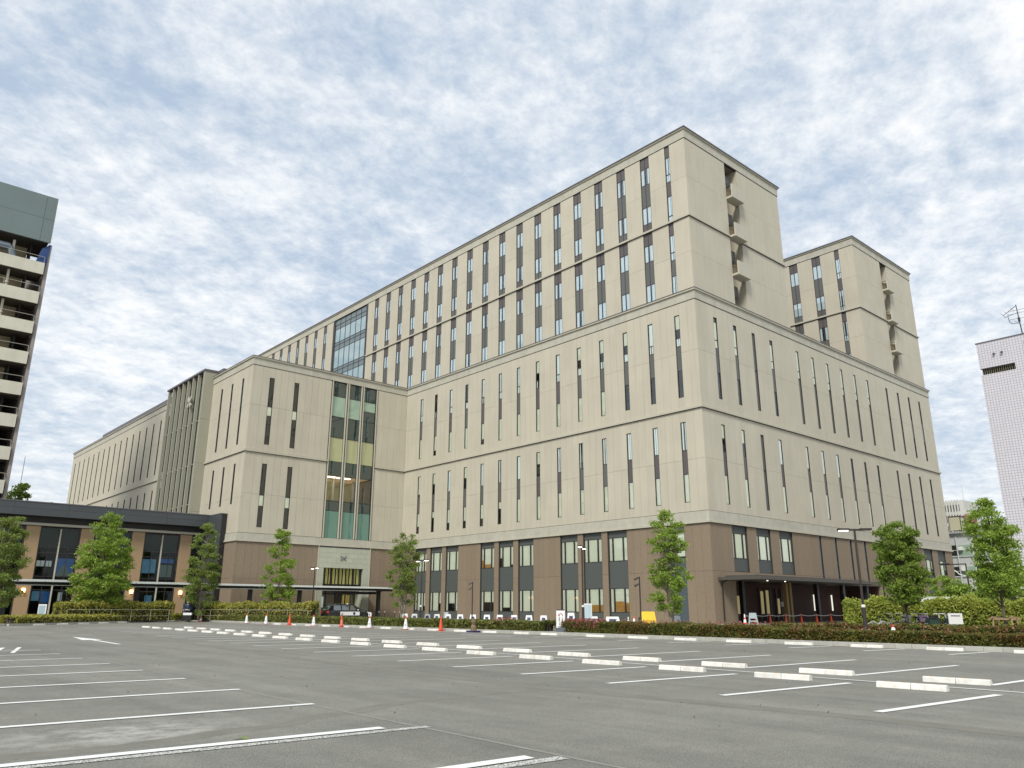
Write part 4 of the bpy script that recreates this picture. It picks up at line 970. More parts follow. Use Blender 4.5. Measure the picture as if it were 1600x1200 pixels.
tree(22.2, 140, 19.2, [(.55, 1.2), (.75, 2.3), (.9, 2.6), (1, 1.2)], 23, 5000, .32, LG2, 'dark spreading treetop showing above the annex roof by the apartment block', 12, 40, .9, lr=.03)
tree(26.8, 140, 17.9, [(.7, .6), (.85, .9), (1, .5)], 25, 1500, .25, LG2, 'little treetop showing above the annex roof, left of the far wing', 12, 14, .6, lr=.02)

# ------------------------------------------------------------------ low annex (left)
def annex():
    AX_ = tag(empty('annex_building', (36, 97.8, .15)), 'low two-storey annex with deep charcoal metal eaves, tan brick piers and dark shopfront glass', 'building')
    def ap(name, me, loc=(0, 0, 0), rz=0):
        o = link(name, me, AX_, Vector(loc)-AX_.location, rz); return o
    TAN = mat('tan_brick', (.38, .262, .15), .8, noise=.4, nscale=10, bump=.3, bscale=12); CH = mat('charcoal_fascia', (.055, .063, .068), .45, rnd=.04)
    Y = 97.8
    for i, x in enumerate((6.3, 11.7, 17.05, 22.42, 27.83, 33.3)):
        ap('brick_pier', MB().box(0, 1.36, 0, .5, 0, 9.65).mesh('p', TAN), (x, Y, .15))
    ap('pale_beam', MB().box(5, 36.0, Y-.25, Y+.3, 9.86, 10.12).mesh('p', PALELINE))
    ap('upper_wall', MB().box(5, 36, Y+.3, Y+.5, 9.8, 12).mesh('p', FRAME))
    # eaves fascia in panels, two boards high
    for i in range(6):
        x0 = 5+i*5.2; x1 = min(36.2, x0+5.2)
        for z0, z1 in ((10.78, 11.5), (11.515, 12.16)): ap('fascia_panel', box_mesh(round(x1-x0-.015, 3), .25, round(z1-z0, 3), CH), (x0, Y-1.35, z0))
    ap('eaves_soffit', MB().box(5, 36.2, Y-1.1, Y+.3, 10.78, 10.86).mesh('p', FRAME))
    ap('roof', MB().box(5, 36.2, Y-1.4, 108, 12.16, 12.26).mesh('p', COPING))
    ap('rear_wall', MB().box(5, 36.2, 107.7, 108, .1, 12.1).mesh('p', CH))
    ap('back_wall', MB().box(5, 36.2, Y+3.5, Y+3.7, .15, 9.8).mesh('p', INT)); ap('ceiling', MB().box(5, 36.2, Y+.3, Y+3.5, 9.7, 9.8).mesh('p', INT)); ap('floor_slab', MB().box(5, 36.2, Y+.3, Y+3.5, 4.2, 4.6).mesh('p', INT))
    BL = mat('screen_blue', (.05, .15, .35), .4, emit=(.04, .22, .75), estr=.07); BL2 = mat('screen_sky', (.15, .35, .5), .4, emit=(.25, .6, .95), estr=.06); GB = mat('green_blind', (.05, .08, .06), .9); MT = mat('poster_grey_green', (.16, .22, .20), .6, emit=(.3, .45, .4), estr=.05)
    PW = mat('poster_white', (.7, .72, .72), .6, emit=(.8, .85, .85), estr=.12)
    bays = [(7.7, 11.65), (13.1, 17.0), (18.45, 22.38), (23.82, 27.8), (29.23, 33.25), (34.7, 35.9)]
    for i, (a, b) in enumerate(bays):
        fr = MB(); fr.box(a, a+.1, .12, .3, .15, 9.8); fr.box(b-.1, b, .12, .3, .15, 9.8)
        w = b-a
        if w > 2:
            fr.box(a+w*.25-.025, a+w*.25+.025, .14, .26, .3, 7.6); fr.box(a+w*.75-.025, a+w*.75+.025, .14, .26, .3, 7.6)
        for z in (.15, 3.1, 4.2, 4.5, 7.0, 7.6, 9.65): fr.box(a+.1, b-.1, .14, .27, z, z+.07)
        sf = ap('shopfront', fr.mesh('shopfront', FRAME), (0, Y, 0))
        if w > 2: link('pale_mullion', box_mesh(.12, .3, 9.3, FIN), sf, ((a+b)/2-.06, 0, .3))
        for (z0, z1) in ((.25, 4.2), (4.55, 7.0), (7.05, 7.6), (7.65, 9.65)):
            for (p, q) in (((a+.1, (a+b)/2-.06), ((a+b)/2+.06, b-.1)) if w > 2 else ((a+.1, b-.1),)):
                link('pane', box_mesh(round(q-p, 3), .02, round(z1-z0, 3), GLASSA), sf, (p, .2, z0))
                if z0 > 7.6: link('blind', box_mesh(round(q-p, 3), .02, round(z1-z0, 3), GB), sf, (p, .4, z0))
    def pic(x0, x1, z0, z1, m, y=Y+.6, nm='wall_picture'): ap(nm, MB().box(0, x1-x0, 0, .04, 0, z1-z0).mesh('p', m), (x0, y, z0))
    pic(20.6, 22.3, 4.7, 6.5, BL); pic(18.6, 19.0, 5.6, 6.2, PW); pic(19.05, 19.4, 5.6, 6.2, PW)
    pic(19.5, 19.8, 5.6, 6.2, PW); pic(19.85, 20.1, 5.6, 6.2, PW)
    m_ = MB().poly([(20.6, Y+.55, 4.6), (22.0, Y+.55, 4.6), (21.5, Y+.55, 5.9), (21.1, Y+.55, 5.7)]); ap('wall_picture', m_.mesh('p', MT))
    pic(29.4, 31.0, 5.2, 6.8, BL2); pic(31.4, 33.0, 6.4, 6.9, BL); pic(31.5, 32.9, 4.8, 6.2, MT); pic(24.0, 25.6, 4.8, 6.3, BL)
    pic(18.7, 19.4, 2.0, 3.0, BL2); pic(19.6, 20.5, 1.8, 3.0, BL); pic(21.2, 21.6, 2.0, 2.9, PW); pic(30.2, 31.0, 1.4, 2.7, BL2); pic(32.0, 32.6, 1.3, 1.9, BL2)
    ap('doorstep', MB().box(19.0, 22.0, Y-.5, Y+.1, .15, .45).mesh('p', mat('red_brown_step', (.2, .07, .04), .8)))
    LMP = mat('wall_lamp_glow', (1, .8, .5), .5, emit=(1, .62, .25), estr=3.2)
    for x in (12.4, 17.75, 23.1, 28.5, 34.0):
        l = ap('wall_lamp', MB().prism([(-.12, 0), (.12, 0), (.16, .5), (-.16, .5)], -.12, .0, 'y').mesh('p', LMP), (x, Y, 2.75)); link('lamp_bracket', MB().box(-.17, .17, -.16, -.13, -.05, .1).mesh('p', BLACKM), l)
    # charcoal link block standing against the big building
    for j, (a, b) in enumerate(((92.9, 94.4), (94.42, 96.0), (96.02, 97.7))): ap('link_panel', MB().box(36.0, 36.15, a, b, .15, 12.1).mesh('p', CH))
    ap('link_front', MB().box(36.16, 36.75, 92.9, 93.1, .15, 12.1).mesh('p', BLACKM)); ap('link_roof', MB().box(35.95, 36.75, 92.85, 97.8, 12.1, 12.2).mesh('p', COPING)); ap('link_core', MB().box(36.16, 36.74, 93.1, 97.8, .15, 12.08).mesh('p', CH))
annex()
# ------------------------------------------------------------------ long walkway roof
def walkway():
    w = tag(empty('covered_walkway', (30, 85.6, .15)), 'long thin black-framed walkway roof with pale glass panels running to the entrance', 'walkway canopy')
    PG = mat('pale_roof_glass', (.62, .66, .64), .3)
    def ap(name, me, loc=(0, 0, 0)): return link(name, me, w, Vector(loc)-w.location)
    ap('roof_beam', MB().box(5, 55.4, 84.9, 85.15, 3.34, 3.62).mesh('b', BLACKM)); ap('roof_beam', MB().box(5, 55.4, 87.2, 87.45, 3.34, 3.62).mesh('b', BLACKM))
    ap('edge_trim', MB().box(5, 53.0, 84.82, 84.9, 3.30, 3.36).mesh('b', WHITEM))
    x = 5.0
    while x < 55:
        x1 = min(x+4.0, 55.2)
        ap('roof_panel', MB().prism([(84.4, 3.62), (88.0, 3.84), (88.0, 3.92), (84.4, 3.78)], x+.04, x1-.04, 'x').mesh('b', PG))
        ap('roof_rib', MB().box(x-.04, x+.04, 84.5, 87.9, 3.56, 3.66).mesh('b', BLACKM)); x += 4.0
    ap('roof_end', MB().prism([(53.0, 3.34), (55.4, 3.62), (56.0, 3.8), (53.0, 3.62)], 84.6, 88.0, 'y').mesh('b', BLACKM))
    for x in (9.0, 14.2, 19.5, 25.6, 31.8, 37.5, 43.45, 48.7, 54.1): ap('post', MB().box(x-.22, x+.22, 85.9, 86.2, .15, 3.34).mesh('b', BLACKM))
    ap('entrance_awning', MB().box(49.2, 54.3, 86.9, 89.2, 3.0, 3.28).mesh('b', BLACKM))
walkway()
# ------------------------------------------------------------------ apartment block at the left edge
def apartments():
    a = tag(empty('apartment_block', (10, 112, .1)), 'tall apartment block at the left edge with stacked cream balconies and a grey-green roof box', 'building')
    def ap(name, me, loc=(0, 0, 0)): return link(name, me, a, Vector(loc)-a.location)
    CR = mat('cream_balcony', (.58, .56, .46), .75, noise=.25, nscale=.8, streak=.3, rnd=.02); GG = mat('grey_green_cladding', (.145, .19, .185), .5, noise=.2, nscale=.4, rnd=.03)
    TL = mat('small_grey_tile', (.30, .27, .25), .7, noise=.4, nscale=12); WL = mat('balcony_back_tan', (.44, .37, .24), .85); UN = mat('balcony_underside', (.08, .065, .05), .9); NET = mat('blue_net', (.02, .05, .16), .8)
    X0, X1 = -12, 16.4
    ap('core_wall', MB().box(X0, X1-1.8, 115.5, 126, 0, 48).mesh('w', WL)); ap('side_wall', MB().box(X1+.12, X1+.5, 112.3, 126, 0, 48).mesh('w', TL))
    ap('rear_wall', MB().box(X0, X1+.5, 126, 126.3, 0, 48).mesh('w', TL))
    for i in range(12):
        zt = 45.17-4.13*i; zb = zt-1.62; k = int(-X0+X1)//5
        for j in range(5):
            xa = X1-5.6*(j+1); ap('balcony_panel', box_mesh(5.57, .18, 1.62, CR), (xa+.02, 112, zb))
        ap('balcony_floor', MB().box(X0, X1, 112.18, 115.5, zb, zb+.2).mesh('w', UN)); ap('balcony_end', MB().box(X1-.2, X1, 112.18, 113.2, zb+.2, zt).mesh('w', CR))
        r_ = MB(); r_.tube((X0, 112.1, zt+.85), (X1-.1, 112.1, zt+.85), .035, .035, 5); r_.tube((X1-.1, 112.1, zt+.85), (X1-.1, 113.6, zt+.85), .035, .035, 5)
        for j in range(6): r_.tube((X1-.1-4*j, 112.1, zt), (X1-.1-4*j, 112.1, zt+.85), .03, .03, 5)
        ap('balcony_rail', r_.mesh('r', mat('rail_grey', (.35, .33, .28), .5)))
        ap('partition', MB().box(X1-1.75, X1-1.6, 113.3, 115.5, zt-1.4, zt+2.5).mesh('w', INT))
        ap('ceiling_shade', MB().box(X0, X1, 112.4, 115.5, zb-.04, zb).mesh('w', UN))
        d = MB().tube((12.7, 113.0, zt-.2), (12.7, 113.0, zt+2.5), .16, .16, 8); d.tube((12.7, 113.0, zt+.6), (12.7, 113.0, zt+.8), .24, .24, 8); ap('drain_pipe', d.mesh('w', CR))
    for i, (xa, xb) in enumerate(((-8, 3.1), (3.13, 9.1), (9.13, 15.3), (15.33, 16.6))):
        for z0, z1 in ((48.1, 51.35), (51.38, 54.7)): ap('roof_box_panel', MB().box(0, xb-xa, 0, .2, 0, z1-z0).mesh('w', GG), (xa, 111.9, z0))
    ap('roof_box_core', MB().box(-8, 16.35, 112.1, 118, 48.15, 54.66).mesh('w', GG))
    ap('roof_box_underside', MB().box(-8, 16.4, 112.1, 118, 48.0, 48.15).mesh('w', FRAME))
    ap('blue_netting', MB().poly([(15.2, 112.3, 44.6), (16.6, 112.2, 44.9), (16.7, 112.2, 48.0), (15.8, 112.3, 47.2)]).poly([(16.6, 112.2, 44.9), (16.9, 113.5, 44.6), (16.8, 113.5, 48), (16.7, 112.2, 48)]).mesh('w', NET))
    ap('roof_machine', MB().tube((8, 113, 46.6), (12.3, 113, 46.6), .5, .5, 10).tube((12.3, 113, 46.6), (12.9, 113, 45.2), .45, .4, 10).mesh('w', mat('machine_blue_grey', (.16, .2, .24), .5)))
    mast = tag(MB().tube((24.2, 150, 0), (24.2, 150, 25.5), .08, .04, 5).build('lightning_mast', SPAN), 'thin bare mast rising beside the apartment block above the annex roof', 'mast')
apartments()
# ------------------------------------------------------------------ white tiled block at the right edge
def tiled_block():
    t = tag(empty('tiled_building', (80, 18, .1)), 'tall pale tiled building at the right edge with a dark slot near its top', 'building')
    m = bpy.data.materials.new('white_grid_tile'); m.use_nodes = True; nt = m.node_tree; N = nt.nodes; L = nt.links; b = N['Principled BSDF']; b.inputs['Roughness'].default_value = .45
    g = N.new('ShaderNodeNewGeometry'); s = N.new('ShaderNodeSeparateXYZ'); L.new(g.outputs['Position'], s.inputs[0]); c = N.new('ShaderNodeCombineXYZ')
    ad = N.new('ShaderNodeMath'); L.new(s.outputs[0], ad.inputs[0]); L.new(s.outputs[1], ad.inputs[1]); L.new(ad.outputs[0], c.inputs[0]); L.new(s.outputs[2], c.inputs[1])
    br = N.new('ShaderNodeTexBrick'); br.offset = 0; br.inputs['Scale'].default_value = 1; br.inputs['Brick Width'].default_value = .24; br.inputs['Row Height'].default_value = .24; br.inputs['Mortar Size'].default_value = .022
    br.inputs['Color1'].default_value = (.60, .59, .63, 1); br.inputs['Color2'].default_value = (.56, .55, .60, 1); br.inputs['Mortar'].default_value = (.34, .33, .36, 1); L.new(c.outputs[0], br.inputs[0]); L.new(br.outputs[0], b.inputs['Base Color'])
    def ap(name, me, loc=(0, 0, 0)): return link(name, me, t, Vector(loc)-t.location)
    ap('wall', MB().box(80, 94, 8, 23.35, 0, 22.66).mesh('w', m)); ap('wall', MB().box(80, 94, 8, 20.42, 22.66, 23.3).mesh('w', m)); ap('wall', MB().box(80, 94, 8, 23.35, 23.3, 25.78).mesh('w', m))
    ap('slot_recess', MB().box(80.5, 93, 20.42, 23.3, 22.67, 23.29).mesh('w', INT))
    LV = mat('louvre_olive', (.16, .15, .10), .6)
    for i in range(16): ap('louvre', box_mesh(.05, .05, .6, LV), (80.2, 20.55+i*.175, 22.68))
    ap('coping', MB().box(79.94, 94, 8, 23.41, 25.78, 25.86).mesh('w', COPING))
    for y in (21.3, 21.96): ap('vent_cap', MB().prism([(-.12, 0), (.12, 0), (.12, .1), (0, .16), (-.12, .1)], -.0, .001, 'y').tube((-.18, 0, 0), (.05, 0, .08), .1, .1, 8).mesh('w', SPAN), (79.95, y, 24.45))
    ap('window', MB().box(79.95, 80.0, 17.5, 21.66, 9.6, 10.95).mesh('w', GLASSD)); ap('window', MB().box(79.95, 80.0, 17.5, 20.9, 5.2, 6.6).mesh('w', GLASSD))
    ap('corner_pipe', MB().tube((79.9, 19.3, 0), (79.9, 19.3, 25.2), .07, .07, 8).mesh('w', CONC))
    an = tag(empty('rooftop_antenna', (80.4, 19.5, 25.86)), 'dark rooftop television antenna with several crossbars on the tiled building', 'antenna')
    b_ = MB(); b_.tube((0, 0, 0), (0, .1, 3.0), .05, .035, 6); b_.tube((0, 0, 2.2), (0, 1.2, 2.0), .02, .02, 4)
    b_.path([(0, 0, 1.2), (0, .6, 1.2), (0, .85, 1.45), (0, .9, 2.1)], [.025]*4, 5); b_.tube((0, 0, 1.65), (0, .85, 1.65), .02, .02, 4); b_.tube((0, .1, 2.9), (0, 1.3, 2.2), .03, .02, 5)
    for y, z, l in ((1.25, 2.22, .8), (.95, 2.36, .7), (.45, 2.6, .6), (.2, 1.2, .9)): b_.tube((-l, y, z), (l, y, z), .014, .014, 4)
    for z in (2.15, 2.45, 1.6, .9): b_.tube((0, -.9, z), (0, .9 if z > 2 else 0, z), .016, .016, 4)
    b_.tube((0, .05, 1.3), (0, .05, 1.7), .1, .1, 6); b_.build('antenna_frame', BLACKM, an)
tiled_block()
# ------------------------------------------------------------------ grey house and far tower in the gap on the right
def gap_buildings():
    h = tag(empty('grey_office_house', (125, 40, .1)), 'pale grey three-storey office house seen between the main building and the tiled block', 'building')
    def ap(name, me, loc=(0, 0, 0)): return link(name, me, h, Vector(loc)-h.location)
    GW = mat('pale_grey_wall', (.50, .53, .52), .8, noise=.3, nscale=.8, streak=.3)
    ap('wall', MB().box(125, 137, 28, 46, 0, 12.0).mesh('w', GW)); ap('roof', MB().box(124.5, 137, 27.5, 46.4, 12.0, 12.25).mesh('w', mat('grey_roof_edge', (.33, .34, .36), .6))); ap('roof_step', MB().box(127, 136, 28, 41.6, 12.25, 13.3).mesh('w', mat('flat_roof_grey', (.36, .36, .39), .7)))
    for z0, z1 in ((8.85, 10.35), (6.0, 7.3), (2.8, 4.2)):
        ap('sill', MB().box(124.85, 125, 28.2, 44.6, z0-.18, z0-.02).mesh('w', GW))
        for k, (y0, y1, dk) in enumerate(((43.45, 44.15, 1), (42.25, 43.1, 0), (41.3, 42.2, 0), (39.8, 41.1, 1), (38.3, 39.6, 0), (36.8, 38.1, 1), (35.2, 36.5, 0), (33, 34.6, 1))):
            o = ap('window', MB().box(124.93, 125.0, y0, y1, z0, z1).mesh('w', GPALE if not dk and z0 > 5 else GLASSD)); link('window_bar', MB().box(-.04, -.01, 0, y1-y0, 0, .06).mesh('w', WHITEM), o, Vector((124.93, y0, (z0+z1)/2)))
    ap('drain_pipe', MB().tube((124.8, 43.3, 2), (124.8, 43.3, 11.5), .09, .09, 8).mesh('w', GW)); ap('wall_unit', MB().box(124.4, 124.9, 42.5, 43.0, 9.6, 10.1).mesh('w', WHITEM)); ap('wall_unit', MB().box(124.4, 124.9, 42.4, 43.0, 6.7, 7.3).mesh('w', WHITEM))
    tk = tag(empty('roof_tank', (126, 43.2, 12.25)), 'cream box tank in a dark frame on the roof edge of the grey house', 'roof tank')
    MB().box(-.8, .8, -.75, .75, .25, 2.2).build('tank_body', mat('cream_tank', (.48, .46, .33), .6), tk); fb = MB()
    for s in (-.85, .85):
        for q in (-.8, .8): fb.box(s-.04, s+.04, q-.04, q+.04, 0, 2.35)
    fb.box(-.85, .85, -.84, .84, 2.2, 2.3); fb.build('tank_frame', FRAME, tk)
    c = tag(empty('roof_turret', (150, 49.5, 0)), 'reddish capped roof turret behind the grey house', 'roof turret')
    MB().box(-.9, .9, -.9, .9, 12, 15.4).build('turret_shaft', mat('tan_shaft', (.30, .22, .14), .8), c)
    MB().lathe([(1.15, 15.4), (1.3, 15.8), (1.3, 16.4), (1.05, 17.0), (.5, 17.3)], 12).build('turret_cap', mat('dull_red', (.24, .10, .08), .7), c)
    for s in (-.3, .3): MB().tube((0, s, 17.2), (0, s, 18.2), .05, .04, 5).build('cap_pipe', WHITEM, c)
    f = tag(empty('far_tower', (222, 77, 0)), 'distant white tower with vertical fins and dark window rows', 'building')
    fm = MB().box(0, 12, -2.1, 3.4, 0, 28.3).build('core', mat('far_tower_core', (.09, .10, .10), .7), f)
    FW = mat('far_white', (.50, .50, .46), .7)
    MB().box(-.1, 12, -3.2, -2.1, 0, 28.7).build('end_wall', FW, f)
    fin = MB().box(-.35, .1, 0, .3, 0, 28.9).mesh('fin', FW)
    for i in range(8): link('fin', fin, f, (0, -1.9+i*.68, 0))
    for z in (19.8, 22.2, 25.0, 27.6): MB().box(-.1, 0, -2.1, 3.4, z, z+.9).build('floor_band', FW, f)
    MB().tube((3, -2.4, 28.7), (3, -2.4, 33), .08, .04, 5).build('mast', FW, f)
gap_buildings()

# ------------------------------------------------------------------ street furniture
GLOW = mat('lamp_glow', (1, .97, .9), .5, emit=(1, .96, .85), estr=2.5)
POST = mat('dark_bronze_post', (.035, .028, .026), .45)
def lamp_post(x, y, h, rz, label, z0=.15, arm=1.45, side=0, m=None):
    e = tag(empty('lamp_post', (x, y, z0), rz), label, 'lamp post', 'lamp posts around the car park'); m = m or POST; h -= z0
    MB().tube((0, 0, 0), (0, 0, 1.35), .085, .085, 10).tube((0, 0, 1.35), (0, 0, h-.08), .055, .05, 10).tube((0, 0, 0), (0, 0, .04), .16, .16, 10).build('pole', m, e)
    MB().lathe([(.09, 1.32), (.09, 1.4), (.06, 1.43)], 10).build('collar', WHITEM, e)
    MB().box(-arm/2, arm/2, -.06, .06, h-.1, h-.02).build('arm', m, e)
    for s in (-1, 1):
        hd = MB().box(-.24, .24, -.13, .13, 0, .09).build('lamp_head', m, e, (s*(arm/2+.05), 0, h-.09))
        if side in (0, s): MB().box(-.18, .18, -.1, .1, -.03, -.002).build('diffuser', GLOW, hd)
lamp_post(37, 70.5, 5.12, R(78), 'double-headed lamp post in front of the main entrance canopy')
lamp_post(37, 52.6, 5.1, R(80), 'double-headed lamp post beside the multi-stem tree by the first office windows')
lamp_post(37, 35.0, 5.2, R(35), 'double-headed lamp post by the pale box and the sign gap in the hedge')
lamp_post(34.7, 16.15, 4.85, R(-48), 'nearest and thickest double-headed lamp post rising from the hedge before the porch', arm=.85, side=-1)
def tall_post(x, y, h, label):
    e = tag(empty('lamp_post', (x, y, .15)), label, 'lamp post'); MB().tube((0, 0, 0), (0, 0, h), .07, .05, 8).build('pole', POST, e)
    MB().box(-.05, .05, 0, 1.7, h-.08, h).build('arm', POST, e); MB().box(-.12, .12, 1.1, 1.8, h-.02, h+.06).build('lamp_head', POST, e)
    MB().tube((0, 0, h-.9), (0, .5, h-.75), .03, .03, 5).tube((0, .5, h-.75), (0, .8, h-.45), .03, .03, 5).build('side_bracket', WHITEM, e)
tall_post(62, 21.1, 4.4, 'dark angled lamp post in front of the grey house behind the right hedge')
def spot_post(x, y, h, label):
    e = tag(empty('spotlight_post', (x, y, .15)), label, 'spotlight post', 'slim spotlight posts before the office windows'); h -= .15
    MB().tube((0, 0, 0), (0, 0, h), .045, .04, 8).build('pole', POST, e)
    for z, s in ((h-.05, 1), (h-.42, 1)):
        MB().tube((-.02, .05*s, z), (-.22, .22*s, z-.12), .05, .075, 8).build('spotlight', POST, e); MB().tube((0, 0, z), (-.04, .08*s, z), .02, .02, 5).build('bracket', POST, e)
spot_post(37, 46.1, 3.25, 'slim dark post with two small spotlights, left of the second window group')
spot_post(37, 30.4, 3.2, 'slim dark post with two small spotlights beside the yellow stand')
# cones
ORG = mat('cone_orange_red', (.62, .075, .025), .5); CWH = mat('cone_white_cover', (.78, .78, .78), .55); CGR = mat('cone_green', (.10, .42, .10), .5); CBK = mat('cone_black', (.02, .02, .02), .6); DRD = mat('cone_dark_red', (.38, .03, .05), .5)
TXT = mat('sign_text_navy', (.02, .03, .10), .6)
def cone(x, y, z0, h, style, label, group=None):
    e = tag(empty('traffic_cone', (x, y, z0)), label, 'traffic cone', group); k = h/.78
    base = {'green': CGR, 'pylon': DRD}.get(style, ORG if style != 'white' else mat('cone_base_rust', (.40, .08, .04), .6))
    b = MB(); b.prism([(-.19, -.19), (.19, -.19), (.19, .19), (-.19, .19)], 0, .035, 'z'); o = b.build('base', base, e); o.scale = (k, k, k)
    body = MB().lathe([(.135, .03), (.125, .08), (.03, .76), (.022, .78)], 16).build('body', {'green': CGR, 'white': ORG}.get(style, ORG), e, smooth=True); body.scale = (k, k, k)
    if style == 'white':
        c = MB().lathe([(.150, .05), (.136, .1), (.062, .60), (.055, .62)], 16).build('cover', CWH, e); c.scale = (k, k, k)
        p = MB().box(-.045, .045, -.003, 0, -.05, .05).build('printed_mark', TXT, e, (-.085*k*.9, -.085*k*.9, .25*k), R(-45))
    if style == 'half':
        c = MB().lathe([(.124, .10), (.08, .40), (.079, .41)], 16).build('band', CWH, e); c.scale = (k, k, k)
        c = MB().lathe([(.07, .5), (.032, .77)], 16).build('band', CWH, e); c.scale = (k, k, k)
    if style == 'pylon':
        c = MB().lathe([(.116, .14), (.075, .44), (.07, .45)], 10).build('cover', CWH, e); c.scale = (k, k, k)
        MB().ring((0, 0, .80*k), .07, .02, 'x', 14).build('hook', CBK, e)
    return e
for x_, st, lb in ((70.2, 'white', 'leftmost white-covered cone on the kerb before the left hedge'), (66.2, 'white', 'second white-covered cone from the left on the kerb'), (61.8, 'red', 'plain red cone on the kerb left of the entrance lamp post'),
                   (57.7, 'white', 'white-covered cone at the foot of the entrance lamp post'), (53.4, 'pylon', 'dark red and white cone with a black hook, in front of the black wagon'), (49.5, 'white', 'white-covered cone right of the black wagon with a small board on top'),
                   (45.0, 'white', 'white-covered cone below the multi-stem tree'), (41.1, 'red', 'bright plain red cone, nearest of the kerb row')):
    cone(30.5, x_, 0, .86, st, lb, 'cones along the far kerb')
cone(29.4, 81.4, 0, .95, 'green', 'green cone standing at the guard gap on the left'); cone(30.4, 80.8, 0, .85, 'half', 'orange and white banded cone right of the green one')
bd = tag(empty('cone_board', (30.5, 49.5, .8)), 'small white board with a dark mark fixed above the cone right of the wagon', 'board'); MB().box(-.02, .02, -.17, .17, 0, .26).build('board_face', CWH, bd); MB().box(-.03, -.021, -.06, .06, .07, .19).build('board_mark', TXT, bd)
c9 = tag(empty('bagged_cone', (30.3, 37.6, 0)), 'weathered cone wrapped in brown cloth on a navy base, right of the bright red cone', 'traffic cone')
MB().box(-.3, .3, -.3, .3, 0, .1).build('base', mat('navy_base', (.015, .02, .08), .7), c9); MB().lathe([(.2, .1), (.16, .35), (.1, .45), (.14, .6), (.09, .78)], 9).build('wrapping', mat('brown_cloth', (.12, .08, .04), .95, noise=.7, nscale=9, ncol=(.3, .22, .13)), c9)
# porch cones, chain and frame
pc = [(61.2, 38.9), (63.2, 39.1), (65.6, 39.1), (68.1, 39.0), (70.7, 38.9), (73.4, 38.8), (76.2, 38.8), (79.3, 38.8), (81.5, 38.8)]
for i, (x_, y_) in enumerate(pc): cone(x_, y_, .145, .82, 'half' if i == 0 else 'red', 'red cone on the porch pavement, %s from the left along the chain' % ORD[i+1], 'cones in front of the porch')
for i in range(8):
    a, b = Vector((*pc[i], .86)), Vector((*pc[i+1], .86)); ch = MB(); n = 9
    pts = [a.lerp(b, j/n)-Vector((0, 0, .10*(1-(2*j/n-1)**2))) for j in range(n+1)]; ch.path(pts, [.022]*(n+1), 4)
    tag(ch.build('barrier_chain', WHITEM), 'white barrier chain hanging between the %s and %s porch cones' % (ORD[i+1], ORD[i+2]), 'chain', 'chains between the porch cones')
# A-frame boards
AF = mat('a_frame_white', (.66, .67, .66), .55); AFG = mat('a_frame_grey', (.33, .38, .40), .55)
def aframe(x, y, h, w, m, label, group=None, rz=R(-45), dark=True, z0=.15, name='a_frame_sign', cat='sign stand'):
    e = tag(empty(name, (x, y, z0), rz), label, cat, group)
    for s in (-1, 1):
        b = MB(); y0, y1 = s*.2, s*.03
        b.poly([(-w/2, y0, 0), (-w/2+.09, y0, 0), (-w*.36+.07, y0*.4+y1*.6, h*.62), (-w*.36, y1, h)]); b.poly([(w/2-.09, y0, 0), (w/2, y0, 0), (w*.36, y1, h), (w*.36-.07, y0*.4+y1*.6, h*.62)])
        b.poly([(-w*.36, y1+s*.001, h), (w*.36, y1+s*.001, h), (w*.43, y0*.55+y1*.45, h*.48), (-w*.43, y0*.55+y1*.45, h*.48)])
        b.poly([(-w*.36, 0, h), (w*.36, 0, h), (w*.36, y1+s*.002, h), (-w*.36, y1+s*.002, h)])
        b.poly([(-w*.43, y0*.6+y1*.4, h*.30), (w*.43, y0*.6+y1*.4, h*.30), (w*.46, y0*.7+y1*.3, h*.18), (-w*.46, y0*.7+y1*.3, h*.18)])
        b.build('sign_leg_panel', m, e)
    if dark:
        MB().poly([(-w*.22, -.135, h*.52), (w*.22, -.135, h*.52), (w*.2, -.075, h*.78), (-w*.2, -.075, h*.78)]).build('printed_mark', TXT, e)
        MB().poly([(-w*.2, -.055, h*.86), (w*.2, -.055, h*.86), (w*.2, -.045, h*.92), (-w*.2, -.045, h*.92)]).build('printed_line', TXT, e)
    return e
for i, yy in enumerate((62.1, 60.6, 58.6, 57.2, 55.6, 53.9, 52.2, 50.4, 48.8, 47.1, 45.4, 43.8)):
    aframe(42, yy, .72, .62, AF, 'white folding parking stand, %s from the left in the row behind the hedge' % ORD[i+1], 'white stands in a row behind the hedge', R(-50+random.uniform(-8, 8)))
aframe(42.4, 56.4, .9, .5, AFG, 'slightly taller greenish stand doubled up behind the white row', rz=R(-40))
aframe(40, 39.0, .95, .62, AF, 'larger white stand with a dark figure mark in the gap of the hedge'); aframe(42, 38.8, .70, .85, AF, 'wide white stand right of the pale box', rz=R(-45)); aframe(42, 37.0, .70, 1.15, AF, 'widest white stand left of the small cones', rz=R(-45))
ys_ = aframe(42, 33.9, 1.05, 1.15, mat('yellow_plastic', (.80, .52, .03), .5), 'big yellow plastic stand by the spotlight post', dark=False); MB().poly([(-.28, -.15, .25), (.28, -.15, .25), (.26, -.06, .88), (-.26, -.06, .88)]).build('inner_panel', mat('yellow_deep', (.55, .33, .02), .5), ys_)
aframe(42, 31.6, .8, .6, AFG, 'grey stand under the near-corner tree', rz=R(-60), dark=False); aframe(62.0, 38.6, .9, .8, AFG, 'grey folding stand beside the first porch cone', rz=R(-50), dark=False)
cone(42, 35.6, .15, .7, 'half', 'small red and white cone right of the widest white stand'); cone(42, 35.1, .15, .75, 'white', 'small white-covered cone between two small cones before the office')
pb = tag(empty('black_pylon', (42, 34.65, .15)), 'small black pylon left of the yellow stand', 'pylon'); MB().lathe([(.15, 0), (.12, .05), (.05, .6), (.06, .62), (.03, .7)], 12).build('body', CBK, pb)
